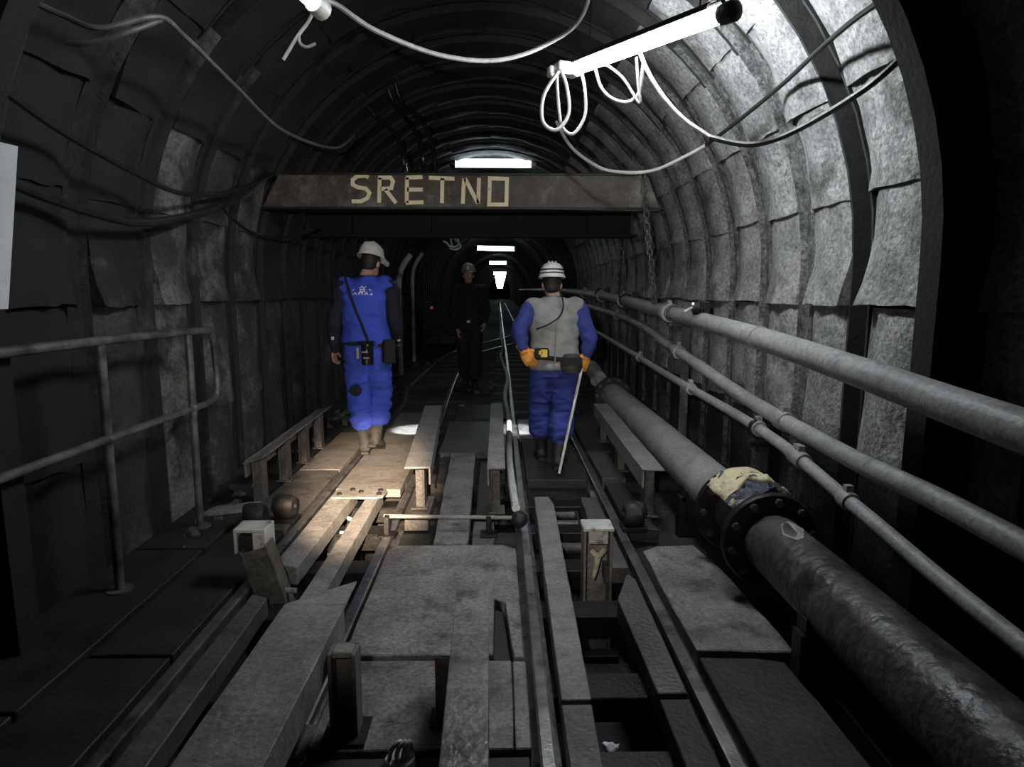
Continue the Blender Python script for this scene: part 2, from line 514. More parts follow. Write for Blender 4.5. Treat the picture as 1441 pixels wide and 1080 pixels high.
# lagging panels between the arches: three slightly different castings of every row
LEDGE = [0.02, 0.03, 0.085, 0.03, 0.035, 0.02, 0.02, 0.02]
for side, wall in ((1, wall_right), (-1, wall_left)):
    for r in range(8):
        par = wall if r < 5 else ceiling
        if side == 1:
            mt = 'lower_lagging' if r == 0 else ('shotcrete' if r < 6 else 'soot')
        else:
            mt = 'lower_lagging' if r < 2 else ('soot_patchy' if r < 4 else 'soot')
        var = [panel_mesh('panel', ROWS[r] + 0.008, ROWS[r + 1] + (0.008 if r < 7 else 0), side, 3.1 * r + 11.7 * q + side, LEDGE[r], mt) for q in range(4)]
        shade_var = [m_.copy() for m_ in var] if (side == -1 and r < 5) else None
        lit_var = [m_.copy() for m_ in var] if shade_var else None
        for m_ in (shade_var or []):
            m_.materials[0] = M['soot']  # darkness of the bays by the camera is put into this colour
        for m_ in (lit_var or []):
            m_.materials[0] = M['grey_lagging']  # the lit stretch of left wall is put into this colour
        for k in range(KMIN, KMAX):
            use = shade_var if (shade_var and k < 1) else (lit_var if (shade_var and 1 < k < 5 and r < 4) else var)
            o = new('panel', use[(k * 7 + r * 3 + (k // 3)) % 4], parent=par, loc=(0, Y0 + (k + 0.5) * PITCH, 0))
            if r in (2, 3, 4) and k % 3 == 0:
                o.location.z += 0.012

# the same lining farther down the tunnel, arch after arch
V, F = [], []
ss = [-1.95, -1.0, -0.25] + [HALF * k / 12 for k in range(0, 13)]
line = [(s, 1) for s in ss] + [(s, -1) for s in ss[::-1][1:]]
nr = len(line)
ys = []
y = YF
k = 0
while y < 165:
    step = PITCH if y < 60 else PITCH * 2
    for (dy, d) in ((0.0, -0.06), (0.04, 0.06), (0.14, 0.06), (0.17, 0.0), (0.9, 0.03)):
        ys.append((y + dy * step, d))
    y += step
for (yy, d) in ys:
    for (s, sd) in line:
        p = prof(s, d + wob((s * 2, yy, sd), 1.3, 0.02), sd)
        V.append((p.x, yy, p.z))
for i in range(len(ys) - 1):
    for j in range(nr - 1):
        a = i * nr + j
        F.append([a, a + 1, a + nr + 1, a + nr])
far = new('wall_far', MB().add(V, F).mesh('wall_far'), 'soot_patchy')
far['kind'] = 'structure'

# ------------------------------------------------------------------ floor: banks, two track pits, ballast beyond
V, F = [], []
secx = [(-2.4, -0.1), (-1.19, -0.1), (-1.185, -0.5), (-0.715, -0.5), (-0.71, -0.1), (0.195, -0.1), (0.2, -0.5), (0.665, -0.5), (0.67, -0.1), (2.2, -0.1)]
fine = []
for i in range(len(secx) - 1):
    (xa, za), (xb, zb) = secx[i], secx[i + 1]
    m_ = max(1, int((xb - xa) / 0.12))
    for q in range(m_):
        t = q / m_
        fine.append((xa + (xb - xa) * t, za + (zb - za) * t))
fine.append(secx[-1])
rowsy = [-1.5 + 0.15 * k for k in range(0, 42)] + [4.72]
for yy in rowsy:
    for (x, z) in fine:
        V.append((x, yy, z + (wob((x, yy, 0), 5.0, 0.03) if z < -0.3 or x < -1.4 or x > 0.8 else 0)))
n = len(fine)
for i in range(len(rowsy) - 1):
    for j in range(n - 1):
        a = i * n + j
        F.append([a, a + 1, a + n + 1, a + n])
base = len(V)
gx = [-2.4 + 0.1 * k for k in range(0, 47)]
gy = [4.72 + 0.1 * k for k in range(0, 80)] + [12.7 + 0.4 * k for k in range(0, 40)] + [29 + 4 * k for k in range(0, 35)]
for yy in gy:
    for x in gx:
        z = -0.035 + wob((x, yy, 0), 3.5, 0.035) + wob((x, yy, 3), 11.0, 0.014)
        if yy == gy[0]:
            z = -0.5
        V.append((x, yy + (0.004 if yy == gy[1] else 0) if yy != gy[1] else 4.725, z))
n = len(gx)
for i in range(len(gy) - 1):
    for j in range(n - 1):
        a = base + i * n + j
        F.append([a, a + 1, a + n + 1, a + n])
floor = new('floor', MB().add(V, F).mesh('floor'), 'floor')
floor['kind'] = 'structure'

# doubled steel arch close to the camera, made deep to shade the near wall
sec = [(-0.06, 0.30), (0.06, 0.30), (0.06, 0.27), (0.015, 0.26), (0.015, 0.0), (0.06, -0.02), (0.06, -0.05), (-0.06, -0.05), (-0.06, -0.02), (-0.015, 0.0), (-0.015, 0.26), (-0.06, 0.27)]
path = []
for k in range(49):
    s = -1.65 + (2 * HALF + 3.3) * k / 48
    q, sd = (s, 1) if s <= HALF else (2 * HALF - s, -1)
    p, p2 = prof(q, 0, sd), prof(q, 0.1, sd)
    path.append((p + Vector((0, 2.42, 0)), (0, 1, 0), (p2 - p).normalized()))
tr = new('trim_1', MB().sweep(sec, path).mesh('trim_1'), 'arch_black')
tr['kind'] = 'structure'


# ------------------------------------------------------------------ rails
RSEC = [(-.05, -.1), (.05, -.1), (.05, -.088), (.01, -.078), (.01, -.03), (.026, -.02), (.026, -.003), (.018, 0), (-.018, 0), (-.026, -.003), (-.026, -.02), (-.01, -.03), (-.01, -.078), (-.05, -.088)]


def rail(pts, m, label, per=1):
    P = smoothline(pts, per) if per > 1 else [Vector(p) for p in pts]
    path = []
    for i, p in enumerate(P):
        t = (P[min(i + 1, len(P) - 1)] - P[max(i - 1, 0)])
        t.z = 0
        t.normalize()
        path.append((p, (t.y, -t.x, 0), (0, 0, 1)))
    o = new('rail', MB().sweep(RSEC, path).mesh('rail'), m)
    return tag(o, label, 'rail', 'rails of the two tracks')


rail([(0.145, -1, 0), (0.145, 4, 0), (0.145, 14, 0), (0.1, 30, 0), (0.02, 80, 0)], 'rail', 'bright-headed rail of the track under the grey-vested miner, beside the rounded plate', 4)
rail([(0.72, -1, 0), (0.72, 4, 0), (0.72, 14, 0), (0.67, 30, 0), (0.59, 80, 0)], 'rail', 'thin dark rail nearest the big flanged pipe', 4)
rail([(-1.24, -1, 0), (-1.24, 5, 0), (-1.24, 8, 0), (-1.37, 9.5, 0), (-1.27, 13.5, 0), (-0.96, 16.1, 0), (-0.28, 18.5, 0), (0.42, 20.8, 0)], 'rail', 'rail along the dark side deck that bends across the tunnel far ahead', 5)
rail([(-0.665, -1, 0), (-0.665, 5, 0), (-0.67, 7, 0), (-0.71, 8.5, 0), (-0.74, 11.7, 0), (-0.53, 14.7, 0), (0.05, 16.7, 0), (0.42, 17.7, 0)], 'rail', 'rail between the rounded plate and the long channel girder', 5)

# cross bearers below the plates and sleepers beyond them
for i, yb in enumerate((1.25, 1.85, 2.29, 2.9, 3.4, 3.95, 4.45)):
    b = MB()
    b.box((-0.27, yb, -0.16), (2.2, 0.12, 0.115))
    b.box((-0.27, yb, -0.105), (2.2, 0.16, 0.01))
    o = new('cross_bearer', b.mesh('cross_bearer', 0.004), 'black_steel')
    tag(o, 'black cross bearer under the track plates, spanning both pits', 'beam', 'cross bearers under the plates')
for side, xc in ((0, -0.95), (1, 0.43)):
    for i in range(12):
        b = MB().box((0, 0, 0), (1.05, 0.17, 0.1))
        for q in range(len(b.v)):
            b.v[q] += Vector((wob(b.v[q] + Vector((i, side, 0)), 7, 0.02), wob(b.v[q] + Vector((side, i, 3)), 7, 0.02), 0))
        o = new('sleeper', b.mesh('sleeper', 0.012), 'dark_deck', loc=(xc, 6.85 + 0.72 * i, -0.07))
        tag(o, 'dark dirty sleeper under the straight track beyond the grey-vested miner' if side else 'dark dirty sleeper under the bending track beyond the blue-vested miner', 'sleeper', 'sleepers of the straight track' if side else 'sleepers of the bending track')


# ------------------------------------------------------------------ plates, planks and channels of the deck
def jag(poly, amp, seed, step=0.12):
    out = []
    n = len(poly)
    for i in range(n):
        a, b = Vector((*poly[i], 0)), Vector((*poly[(i + 1) % n], 0))
        m_ = max(1, int((b - a).length / step))
        for q in range(m_):
            p = a.lerp(b, q / m_)
            if q:
                p += Vector((wob(p + Vector((seed, 0, 0)), 9, amp), wob(p + Vector((0, seed, 5)), 9, amp), 0))
            out.append((p.x, p.y))
    return out


def plate(name, poly, z, th, m, label, cat='plate', group=None, amp=0.006, seed=1.0, bevel=0.004, tilt=(0, 0), sag=0.0):
    P = jag(poly, amp, seed)
    cx = sum(p[0] for p in P) / len(P)
    cy = sum(p[1] for p in P) / len(P)
    b = MB().prism([(p[0] - cx, p[1] - cy) for p in P], -th, 0)
    for v in b.v:
        v.z += v.x * tilt[0] + v.y * tilt[1] + wob((v.x + seed, v.y, 0), 2.5, sag)
    o = new(name, b.mesh(name, bevel), m, loc=(cx, cy, z))
    return tag(o, label, cat, group)


def rounded(x0, y0, x1, y1, r, corners=(1, 1, 1, 1)):
    P = []
    for i, (cx, cy, a0) in enumerate(((x1 - r, y1 - r, 0), (x0 + r, y1 - r, 90), (x0 + r, y0 + r, 180), (x1 - r, y0 + r, 270))):
        if corners[i]:
            for q in range(5):
                a = math.radians(a0 + 22.5 * q)
                P.append((cx + r * math.cos(a), cy + r * math.sin(a)))
        else:
            P.append((x1 if i in (0, 3) else x0, y1 if i < 2 else y0))
    return P


# centre strip
plate('cover_plate', [(-0.615, 2.33), (-0.62, 3.36), (-0.57, 3.42), (0.02, 3.42), (0.085, 3.36), (0.09, 2.31), (0.05, 2.31), (0.02, 2.75), (-0.03, 2.78), (-0.03, 2.33)], 0.012, 0.11, 'plate',
      'large worn steel cover plate with rounded far corners between the two tracks', seed=2, amp=0.003)
plate('cover_plate', [(-0.03, 2.33), (-0.03, 2.765), (0.01, 2.74), (0.045, 2.33)], -0.03, 0.07, 'dark_deck', 'small black stained insert in the corner of the rounded cover plate', seed=3, amp=0.003)
plate('cover_plate', [(-0.61, 1.82), (-0.61, 2.315), (0.04, 2.305), (0.04, 1.82)], 0.0, 0.1, 'plate', 'dusty square cover plate lying directly before the rounded one', seed=4, amp=0.004)
plate('cover_plate', [(0.045, 1.82), (0.045, 2.3), (0.095, 2.3), (0.095, 1.82)], 0.0, 0.1, 'plate', 'narrow steel strip squeezed between the square cover plate and the bright rail', 'strip', seed=4.5, amp=0.002)
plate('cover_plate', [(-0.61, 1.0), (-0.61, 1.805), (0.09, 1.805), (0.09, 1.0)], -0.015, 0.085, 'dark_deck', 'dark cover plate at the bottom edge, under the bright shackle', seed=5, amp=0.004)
plate('plank', [(-0.43, 5.48), (-0.215, 5.47), (-0.185, 3.45), (-0.38, 3.45)], 0.012, 0.1, 'plate', 'long pale steel plank running from the rounded plate to the two middle guides', 'plank', seed=6, amp=0.006)
plate('plank', [(-0.165, 3.45), (-0.165, 3.85), (-0.04, 3.84), (-0.04, 3.45)], -0.01, 0.08, 'deck', 'short stub of plank beside the long pale plank', 'plank', seed=7)
plate('plank', [(-0.46, 3.9), (-0.46, 4.35), (-0.6, 4.38), (-0.61, 3.9)], -0.01, 0.08, 'deck', 'grey plank end under the near end of the second guide', 'plank', seed=8)
plate('plank', [(-0.16, 4.0), (-0.02, 4.0), (-0.02, 5.3), (-0.17, 5.3)], -0.02, 0.07, 'deck', 'narrow grey plank below the third guide', 'plank', seed=8.5)
plate('cover_plate', [(-0.55, 5.52), (0.08, 5.52), (0.08, 6.9), (-0.55, 6.9)], 0.004, 0.06, 'deck', 'grey flat plate between the middle guides, far half of the centre strip', seed=9)
plate('cover_plate', [(-0.5, 7.0), (0.07, 7.0), (0.07, 7.9), (-0.5, 7.95)], 0.01, 0.06, 'dark_deck', 'dark plate across the centre strip beyond the guides', seed=9.4)
# left track: planks at the pit edges and the walking plate
plate('walk_plate', [(-1.185, 4.47), (-1.185, 6.3), (-0.72, 6.3), (-0.72, 4.45)], 0.01, 0.06, 'walk', 'dusty tan walking plate under the blue-vested miner', seed=10, amp=0.004)
plate('walk_plate', [(-1.185, 6.32), (-1.185, 7.4), (-0.72, 7.4), (-0.72, 6.32)], 0.006, 0.06, 'plate', 'grey walking plate just ahead of the blue-vested miner', seed=11, amp=0.004)  # pale plate added so the miner's beam shows on it
plate('side_channel', [(-1.185, 3.2), (-1.185, 4.5), (-1.03, 4.47), (-1.055, 3.16)], 0.004, 0.1, 'guide', 'flat steel plank along the pit, behind the leaning stop post', 'plank', seed=12, amp=0.005)
plate('side_channel', [(-1.185, 0.9), (-1.185, 2.9), (-1.1, 2.86), (-1.06, 0.9)], -0.01, 0.09, 'deck', 'dark steel plank along the pit, in front of the leaning stop post', 'plank', seed=13, amp=0.006)
plate('side_channel', [(-0.945, 1.2), (-0.935, 4.5), (-0.845, 4.46), (-0.83, 1.2)], 0.0, 0.1, 'guide', 'long narrow channel girder on the inner edge of the pit under the tan plate', 'girder', seed=14, amp=0.004)
b = MB().prism(jag([(-1.16, 4.25), (-1.16, 4.44), (-0.82, 4.44), (-0.80, 4.38), (-0.81, 4.27), (-0.86, 4.24)], 0.004, 4), 0.006, 0.02)
br = new('bracket_plate', b.mesh('bracket_plate', 0.003), 'guide', loc=(0, 0, 0))
tag(br, 'short cross plate with rivets and a bolted eye at the edge of the tan plate', 'plate')
for (x, y_) in ((-1.12, 4.31), (-0.85, 4.39), (-0.845, 4.31), (-0.98, 4.36), (-1.05, 4.41)):
    new('bolt', MB().lathe([(0, 0.001), (0, 0.018), (0.012, 0.018), (0.016, 0.008), (0.016, 0.001)], 8, 'z', (x, y_, 0.02)).mesh('bolt'), 'black_steel', br)
# left side deck: shade towards the frame edge is put into its dark colour
for i, (a, b_) in enumerate(((0.6, 2.35), (2.37, 3.68), (3.7, 5.0), (5.02, 6.4))):
    plate('deck_plate', [(-1.62, a), (-1.62, b_), (-1.295, b_), (-1.295, a)], 0.0, 0.09, ('dark_deck', 'dark_deck', 'deck', 'walk')[i],
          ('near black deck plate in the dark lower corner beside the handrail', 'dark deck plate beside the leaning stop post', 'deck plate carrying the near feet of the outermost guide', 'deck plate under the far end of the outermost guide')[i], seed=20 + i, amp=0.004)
for i, (a, b_) in enumerate(((0.4, 2.0), (2.02, 3.4), (3.42, 4.9), (4.92, 6.6))):
    plate('deck_plate', [(-2.03, a), (-2.03, b_), (-1.645, b_), (-1.645, a)], 0.006, 0.09, 'dark_deck',
          ('sooty slab under the dark near end of the handrail', 'sooty slab holding the middle handrail post', 'sooty slab holding the last handrail post', 'sooty slab between the outermost guide and the wall')[i], seed=30 + i, amp=0.004)
# right track
plate('side_channel', [(0.212, 2.06), (0.235, 4.3), (0.335, 4.3), (0.36, 4.15), (0.318, 2.06)], 0.0, 0.1, 'guide', 'flat plank right beside the bright rail, along the pit of the vertical stop post', 'plank', seed=41, amp=0.004)
plate('side_channel', [(0.205, 0.9), (0.21, 2.045), (0.318, 2.045), (0.29, 0.9)], -0.008, 0.09, 'deck', 'darker near length of the plank beside the bright rail', 'plank', seed=42, amp=0.004)
plate('side_channel', [(0.545, 2.8), (0.64, 3.06), (0.672, 3.0), (0.667, 2.09), (0.56, 2.09)], 0.0, 0.1, 'deck', 'flat plank with a slanted far end between the second pit and the thin rail', 'plank', seed=43, amp=0.003)
plate('side_channel', [(0.56, 0.9), (0.56, 2.07), (0.667, 2.07), (0.667, 0.9)], -0.01, 0.09, 'dark_deck', 'dark near length of plank between the second pit and the thin rail', 'plank', seed=44, amp=0.003)
plate('side_channel', [(0.54, 3.15), (0.56, 4.3), (0.667, 4.3), (0.667, 3.15)], -0.005, 0.09, 'deck', 'worn plank behind the vertical stop post, along the thin rail', 'plank', seed=45, amp=0.005)
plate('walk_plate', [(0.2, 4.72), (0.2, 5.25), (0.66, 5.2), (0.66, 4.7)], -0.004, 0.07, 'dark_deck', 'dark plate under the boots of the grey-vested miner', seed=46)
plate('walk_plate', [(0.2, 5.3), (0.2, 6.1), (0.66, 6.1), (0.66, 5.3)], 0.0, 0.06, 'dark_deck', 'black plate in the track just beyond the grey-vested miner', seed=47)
plate('walk_plate', [(0.19, 6.15), (0.19, 7.0), (0.66, 7.0), (0.66, 6.15)], 0.004, 0.06, 'plate', 'paler wet plate in the track where the cap lamp beam falls', seed=48)  # added paler than its neighbours to brighten the pool of the beam
plate('deck_plate', [(0.775, 2.33), (0.775, 3.3), (0.86, 3.36), (1.08, 3.4), (1.14, 3.1), (1.16, 2.33)], 0.012, 0.1, 'plate', 'scuffed brownish deck plate between the thin rail and the flange joint', seed=50, amp=0.012, sag=0.02)
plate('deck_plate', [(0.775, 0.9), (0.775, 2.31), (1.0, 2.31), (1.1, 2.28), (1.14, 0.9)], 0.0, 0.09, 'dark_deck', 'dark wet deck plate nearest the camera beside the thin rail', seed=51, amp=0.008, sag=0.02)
plate('plank', [(1.16, 1.3), (1.19, 2.76), (1.29, 2.8), (1.3, 1.3)], 0.01, 0.1, 'dark_deck', 'dark plank lying under the near length of the big pipe', 'plank', seed=52, amp=0.006)
plate('deck_plate', [(0.775, 3.7), (0.775, 4.6), (0.92, 4.6), (0.95, 3.65)], 0.005, 0.09, 'dark_deck', 'small dark plate under the near end of the last guide', seed=53, amp=0.01)
plate('deck_plate', [(0.775, 4.7), (0.775, 5.5), (0.94, 5.5), (0.96, 4.7)], 0.01, 0.09, 'deck', 'grey plate set beside the last guide, next to the thin rail', seed=54, amp=0.01)
plate('deck_plate', [(0.775, 5.6), (0.775, 6.6), (1.0, 6.6), (1.0, 5.6)], 0.0, 0.09, 'dark_deck', 'dark plate at the far end of the last guide', seed=55, amp=0.01)


# ------------------------------------------------------------------ guide beams on posts
def guide(label, p0, p1, wd, posts, side, m='guide', cut=0.0, zt=0.33, tilt=0.0, z_feet=0.0, rag=0.0):
    """angle-iron guide: flat top, web hanging on one side (side=+1: at the larger x), plate posts"""
    p0, p1 = Vector((*p0, zt)), Vector((*p1, zt))
    root = empty('guide_beam', ((p0.x + p1.x) / 2, (p0.y + p1.y) / 2, z_feet), label, 'guide beam', 'guide beams on posts')
    o = Vector(root.location)
    t = (p1 - p0).normalized()
    u = Vector((t.y, -t.x, 0))
    n = 10
    b = MB()
    path = []
    for k in range(n + 1):
        p = p0.lerp(p1, k / n) - o
        path.append((p, u, Vector((0, 0, 1))))
    sec = [(-wd / 2, -0.012 - tilt), (wd / 2, -0.012 + tilt), (wd / 2, tilt), (-wd / 2, -tilt)]
    b.sweep(sec, path)
    for i, v in enumerate(b.v):
        v.z += wob(v + o, 3.0, 0.008)
    for k in range(4):      # slanted or ragged near end
        x = sec[k][0]
        b.v[k] += t * (cut * (x / wd + 0.5) + rag * (random.random() - 0.3))
    new('top_flange', b.mesh('top_flange', 0.003), m, root)
    b = MB()
    xs = side * (wd / 2 - 0.008)
    b.sweep([(xs - 0.006, -0.12), (xs + 0.006, -0.12), (xs + 0.006, -0.01), (xs - 0.006, -0.01)], [(path[0][0] + t * max(cut * (0.5 + side * 0.5), 0.01), u, (0, 0, 1)), (path[-1][0], u, (0, 0, 1))])
    new('web', b.mesh('web', 0.002), m, root)
    for f in posts:
        p = p0.lerp(p1, f) - o
        b = MB()
        h = zt - 0.02 - z_feet
        b.box((p.x, p.y, h / 2), (0.05, 0.1, h))
        b.box((p.x + 0.03 * side, p.y, h / 2), (0.012, 0.13, h))
        b.box((p.x, p.y, 0.006), (0.11, 0.16, 0.012))
        new('post', b.mesh('post', 0.003), 'deck', root)
    return root


guide('outermost low steel guide on plate posts beside the handrail, with a bent ragged end', (-1.61, 4.08), (-1.66, 6.0), 0.13, (0.07, 0.35, 0.62, 0.88), -1, tilt=0.02, rag=0.05)
guide('pale steel guide on posts just to the inside of the tan walking plate', (-0.52, 3.9), (-0.645, 6.1), 0.165, (0.1, 0.5, 0.9), 1, rag=0.015)
guide('straight pale steel guide beside the pale hose, in the middle of the tunnel', (-0.027, 3.88), (-0.035, 6.2), 0.115, (0.06, 0.5, 0.92), -1, rag=0.02)
guide('steel guide with a chipped end lying along the big pipe', (0.945, 3.8), (0.985, 6.15), 0.14, (0.06, 0.5, 0.92), -1, rag=0.05)
guide('wide steel guide with a slanted tip, lower centre-left of the picture', (-0.655, 2.13), (-0.665, 0.75), 0.215, (0.2, 0.6), -1, cut=0.0, rag=0.0)
guide('square-ended steel guide standing over the rounded cover plate', (-0.104, 2.24), (-0.075, 0.75), 0.118, (0.55,), -1, rag=0.0, m='plate')
# slanted tip of the near guide
tipb = MB().prism([(-0.76, 2.13), (-0.55, 2.13), (-0.545, 2.33)], 0.318, 0.33)
tip = bpy.data.objects['guide_beam.004']
new('tip', MB().prism([(-0.7625 - tip.location.x, 2.13 - tip.location.y), (-0.5475 - tip.location.x, 2.13 - tip.location.y), (-0.5475 - tip.location.x, 2.31 - tip.location.y)], 0.318, 0.33).mesh('tip', 0.002), 'guide', tip)


# channel post and bracket standing near the camera
def channel(b, cx, cy, z0, z1, wx, dy, th=0.008):
    b.box((cx, cy + dy / 2, (z0 + z1) / 2), (wx, th, z1 - z0))
    b.box((cx - wx / 2 + th / 2, cy, (z0 + z1) / 2), (th, dy, z1 - z0))
    b.box((cx + wx / 2 - th / 2, cy, (z0 + z1) / 2), (th, dy, z1 - z0))


po = empty('channel_post', (-0.50, 1.9, 0.0), 'rusty upright channel post with a bright worn top, nearest the camera', 'post')
b = MB()
channel(b, 0, 0, 0.0, 0.295, 0.088, 0.07, 0.012)
new('channel', b.mesh('channel', 0.002), 'walk', po)  # tan colour carries the warm lamp light on the post
new('cap_block', MB().box((0.0, 0.0, 0.288), (0.062, 0.056, 0.02)).mesh('cap_block', 0.003), 'guide', po)  # paler block stands in for the light on the post top
new('foot_plate', MB().box((0, 0, 0.006), (0.14, 0.14, 0.012)).mesh('foot_plate', 0.002), 'black_steel', po)
po = empty('channel_post', (-0.19, 1.96, 0.0), 'short rust-topped bracket with a triangular gusset beside the square-ended guide', 'bracket')
b = MB()
b.box((0, 0, 0.115), (0.055, 0.012, 0.23))
b.add([(-0.03, -0.01, 0.23), (0.028, -0.01, 0.23), (0.028, -0.012, 0.0), (-0.03, 0.0, 0.23), (0.028, 0.0, 0.23), (0.028, 0.0, 0.0)], [[0, 2, 1], [3, 4, 5], [0, 1, 4, 3], [1, 2, 5, 4], [2, 0, 3, 5]])
new('bracket', b.mesh('bracket', 0.002), 'beam', po)  # same brown as the lettered beam over the whole bracket
new('foot_plate', MB().box((0, 0, 0.006), (0.09, 0.1, 0.012)).mesh('foot_plate', 0.002), 'black_steel', po)

# ------------------------------------------------------------------ car stops in the pits
st = empty('car_stop', (-1.02, 3.02, -0.5), 'leaning car stop with a pale box head in the pit below the outermost guide', 'car stop')
top, bot = Vector((-0.185, 0.0, 0.7)), Vector((0.0, 0.02, 0.02))
ax = (top - bot).normalized()
rot = ax.to_track_quat('Z', 'Y').to_matrix()
mid = (top + bot) / 2
b = MB()
for sx in (-1, 1):
    b.box(mid + rot @ Vector((0, 0.06 * sx, 0)), (0.13, 0.016, 0.68), rot)
b.box(mid + rot @ Vector((0.05, 0, 0)), (0.016, 0.12, 0.66), rot)
new('arm', b.mesh('arm', 0.004), 'deck', st)
b = MB()
hc = top + ax * 0.05
b.box(hc + Vector((0, 0.03, 0.02)), (0.155, 0.13, 0.02))
b.box(hc + Vector((-0.07, 0.03, -0.04)), (0.016, 0.13, 0.11))
b.box(hc + Vector((0.07, 0.03, -0.04)), (0.016, 0.13, 0.11))
b.box(hc + Vector((0.04, -0.03, -0.045)), (0.05, 0.016, 0.11))
new('head', b.mesh('head', 0.004), 'pale_steel', st)
new('buffer', MB().box(hc + Vector((-0.02, 0.03, -0.05)), (0.09, 0.1, 0.08)).mesh('buffer', 0.006), 'rubber', st)
new('pin', MB().tube([mid + Vector((-0.09, 0.0, 0.09)), mid + Vector((0.1, -0.02, 0.09))], 0.014, 8).mesh('pin', smooth=True), 'guide', st)
new('base', MB().box((0, 0.02, 0.02), (0.3, 0.3, 0.04)).mesh('base', 0.004), 'black_steel', st)

st = empty('car_stop', (0.505, 3.2, -0.5), 'upright car stop with a greasy brass latch in the pit beside the thin rail', 'car stop')
b = MB()
for sx in (-1, 1):
    b.box((0.068 * sx, 0, 0.35), (0.014, 0.12, 0.70))
b.box((0, 0.05, 0.33), (0.13, 0.014, 0.64))
b.box((0, 0.0, 0.12), (0.125, 0.10, 0.18))
new('arm', b.mesh('arm', 0.004), 'guide', st)
new('head', MB().box((0, 0.0, 0.705), (0.16, 0.14, 0.02)).box((0.0, -0.055, 0.66), (0.1, 0.012, 0.07)).mesh('head', 0.004), 'pale_steel', st)
new('roller', MB().tube([(-0.055, -0.02, 0.655), (0.055, -0.02, 0.655)], 0.035, 14).mesh('roller', smooth=True), 'rail_dark', st)
b = MB()
b.tube(smoothline([(-0.03, -0.03, 0.58), (0.0, -0.05, 0.56), (0.035, -0.035, 0.585)], 5), 0.016, 8)
b.tube([(0.0, -0.05, 0.57), (-0.01, -0.06, 0.5), (-0.025, -0.065, 0.44)], [0.02, 0.014, 0.01], 8)
new('latch', b.mesh('latch', smooth=True), 'brass', st)
new('base', MB().box((0, 0, 0.02), (0.22, 0.24, 0.04)).mesh('base', 0.004), 'black_steel', st)

# creeper frame with rollers lying in the second pit, and a second one with chain links in the first
fr = empty('roller_frame', (0.455, 4.1, -0.2), 'black ladder-shaped roller frame lying in the pit behind the upright car stop', 'frame')
for sx in (-1, 1):
    new('side_bar', MB().box((0.085 * sx, 0, 0.03), (0.022, 0.7, 0.07)).mesh('side_bar', 0.004), 'rail_dark', fr)
for yy in (-0.3, 0.1, 0.3):
    new('roller', MB().tube([(-0.074, yy, 0.03), (0.074, yy, 0.03)], 0.034, 12).mesh('roller', smooth=True), 'deck', fr)
new('cross_plate', MB().box((0, -0.13, 0.02), (0.15, 0.16, 0.014)).mesh('cross_plate', 0.003), 'guide', fr)
new('stand', MB().box((0, 0, -0.16), (0.12, 0.5, 0.28)).mesh('stand', 0.004), 'black_steel', fr)
fr = empty('roller_frame', (-0.985, 3.95, -0.2), 'greasy roller frame in the pit under the bolted cross plate', 'frame')
for sx in (-1, 1):
    new('side_bar', MB().box((0.05 * sx, 0, 0.03), (0.018, 0.55, 0.06)).mesh('side_bar', 0.004), 'rail', fr)
for yy in (-0.2, 0.0, 0.2):
    new('roller', MB().tube([(-0.04, yy, 0.035), (0.04, yy, 0.035)], 0.03, 12).mesh('roller', smooth=True), 'rail', fr)
new('stand', MB().box((0, 0, -0.16), (0.1, 0.4, 0.28)).mesh('stand', 0.004), 'black_steel', fr)
b = MB()
b.tube(smoothline([(-1.02, 4.14, -0.1), (-1.0, 4.06, -0.06), (-0.95, 4.02, -0.08), (-0.97, 3.92, -0.1), (-1.02, 3.9, -0.1)], 6), 0.012, 8)
tag(new('shackle', b.mesh('shackle', smooth=True), 'chrome'), 'bright bent hook in the lit pit under the bolted cross plate', 'hook')

# transverse rod with black end knob
rd = empty('cross_rod', (-0.27, 3.62, 0.1), 'thin steel rod lying crosswise behind the rounded plate, ending in a black knob', 'rod')
new('rod', MB().tube([(-0.42, 0.03, 0), (0.36, -0.01, 0)], 0.012, 8).mesh('rod', smooth=True), 'guide', rd)
new('knob', MB().ball((0.38, -0.01, -0.01), (0.05, 0.055, 0.05)).mesh('knob', smooth=True), 'rubber', rd)
for x in (-0.4, 0.2):
    new('bracket', MB().box((x, 0.01, -0.05), (0.03, 0.06, 0.12)).box((x, 0.0, -0.1), (0.1, 0.1, 0.01)).mesh('bracket', 0.003), 'black_steel', rd)

# black rubber rollers at the deck edges
for (x, y_, r, lab) in ((-1.345, 3.86, 0.075, 'black lump of rubber buffer closest to the tan plate frame'), (-1.475, 3.72, 0.07, 'dusty black rubber buffer on the side deck behind the leaning car stop'), (0.8, 3.68, 0.075, 'black rubber buffer behind the upright car stop, beside the thin rail')):
    b = MB().lathe([(-0.06, 0.02), (-0.06, r * 0.8), (-0.035, r), (0.035, r), (0.06, r * 0.8), (0.06, 0.02)], 16, 'x')
    for v in b.v:
        v += v.normalized() * wob(v + Vector((x, 0, 0)), 18, 0.012)
    root = empty('rubber_buffer', (x, y_, 0.0), lab, 'buffer', 'black rubber buffers')
    new('roller', b.mesh('roller', smooth=True), 'rubber', root, loc=(0, 0, r + 0.02))
    new('base', MB().box((0, 0, 0.012), (0.15, 0.12, 0.03)).mesh('base', 0.004), 'black_steel', root)

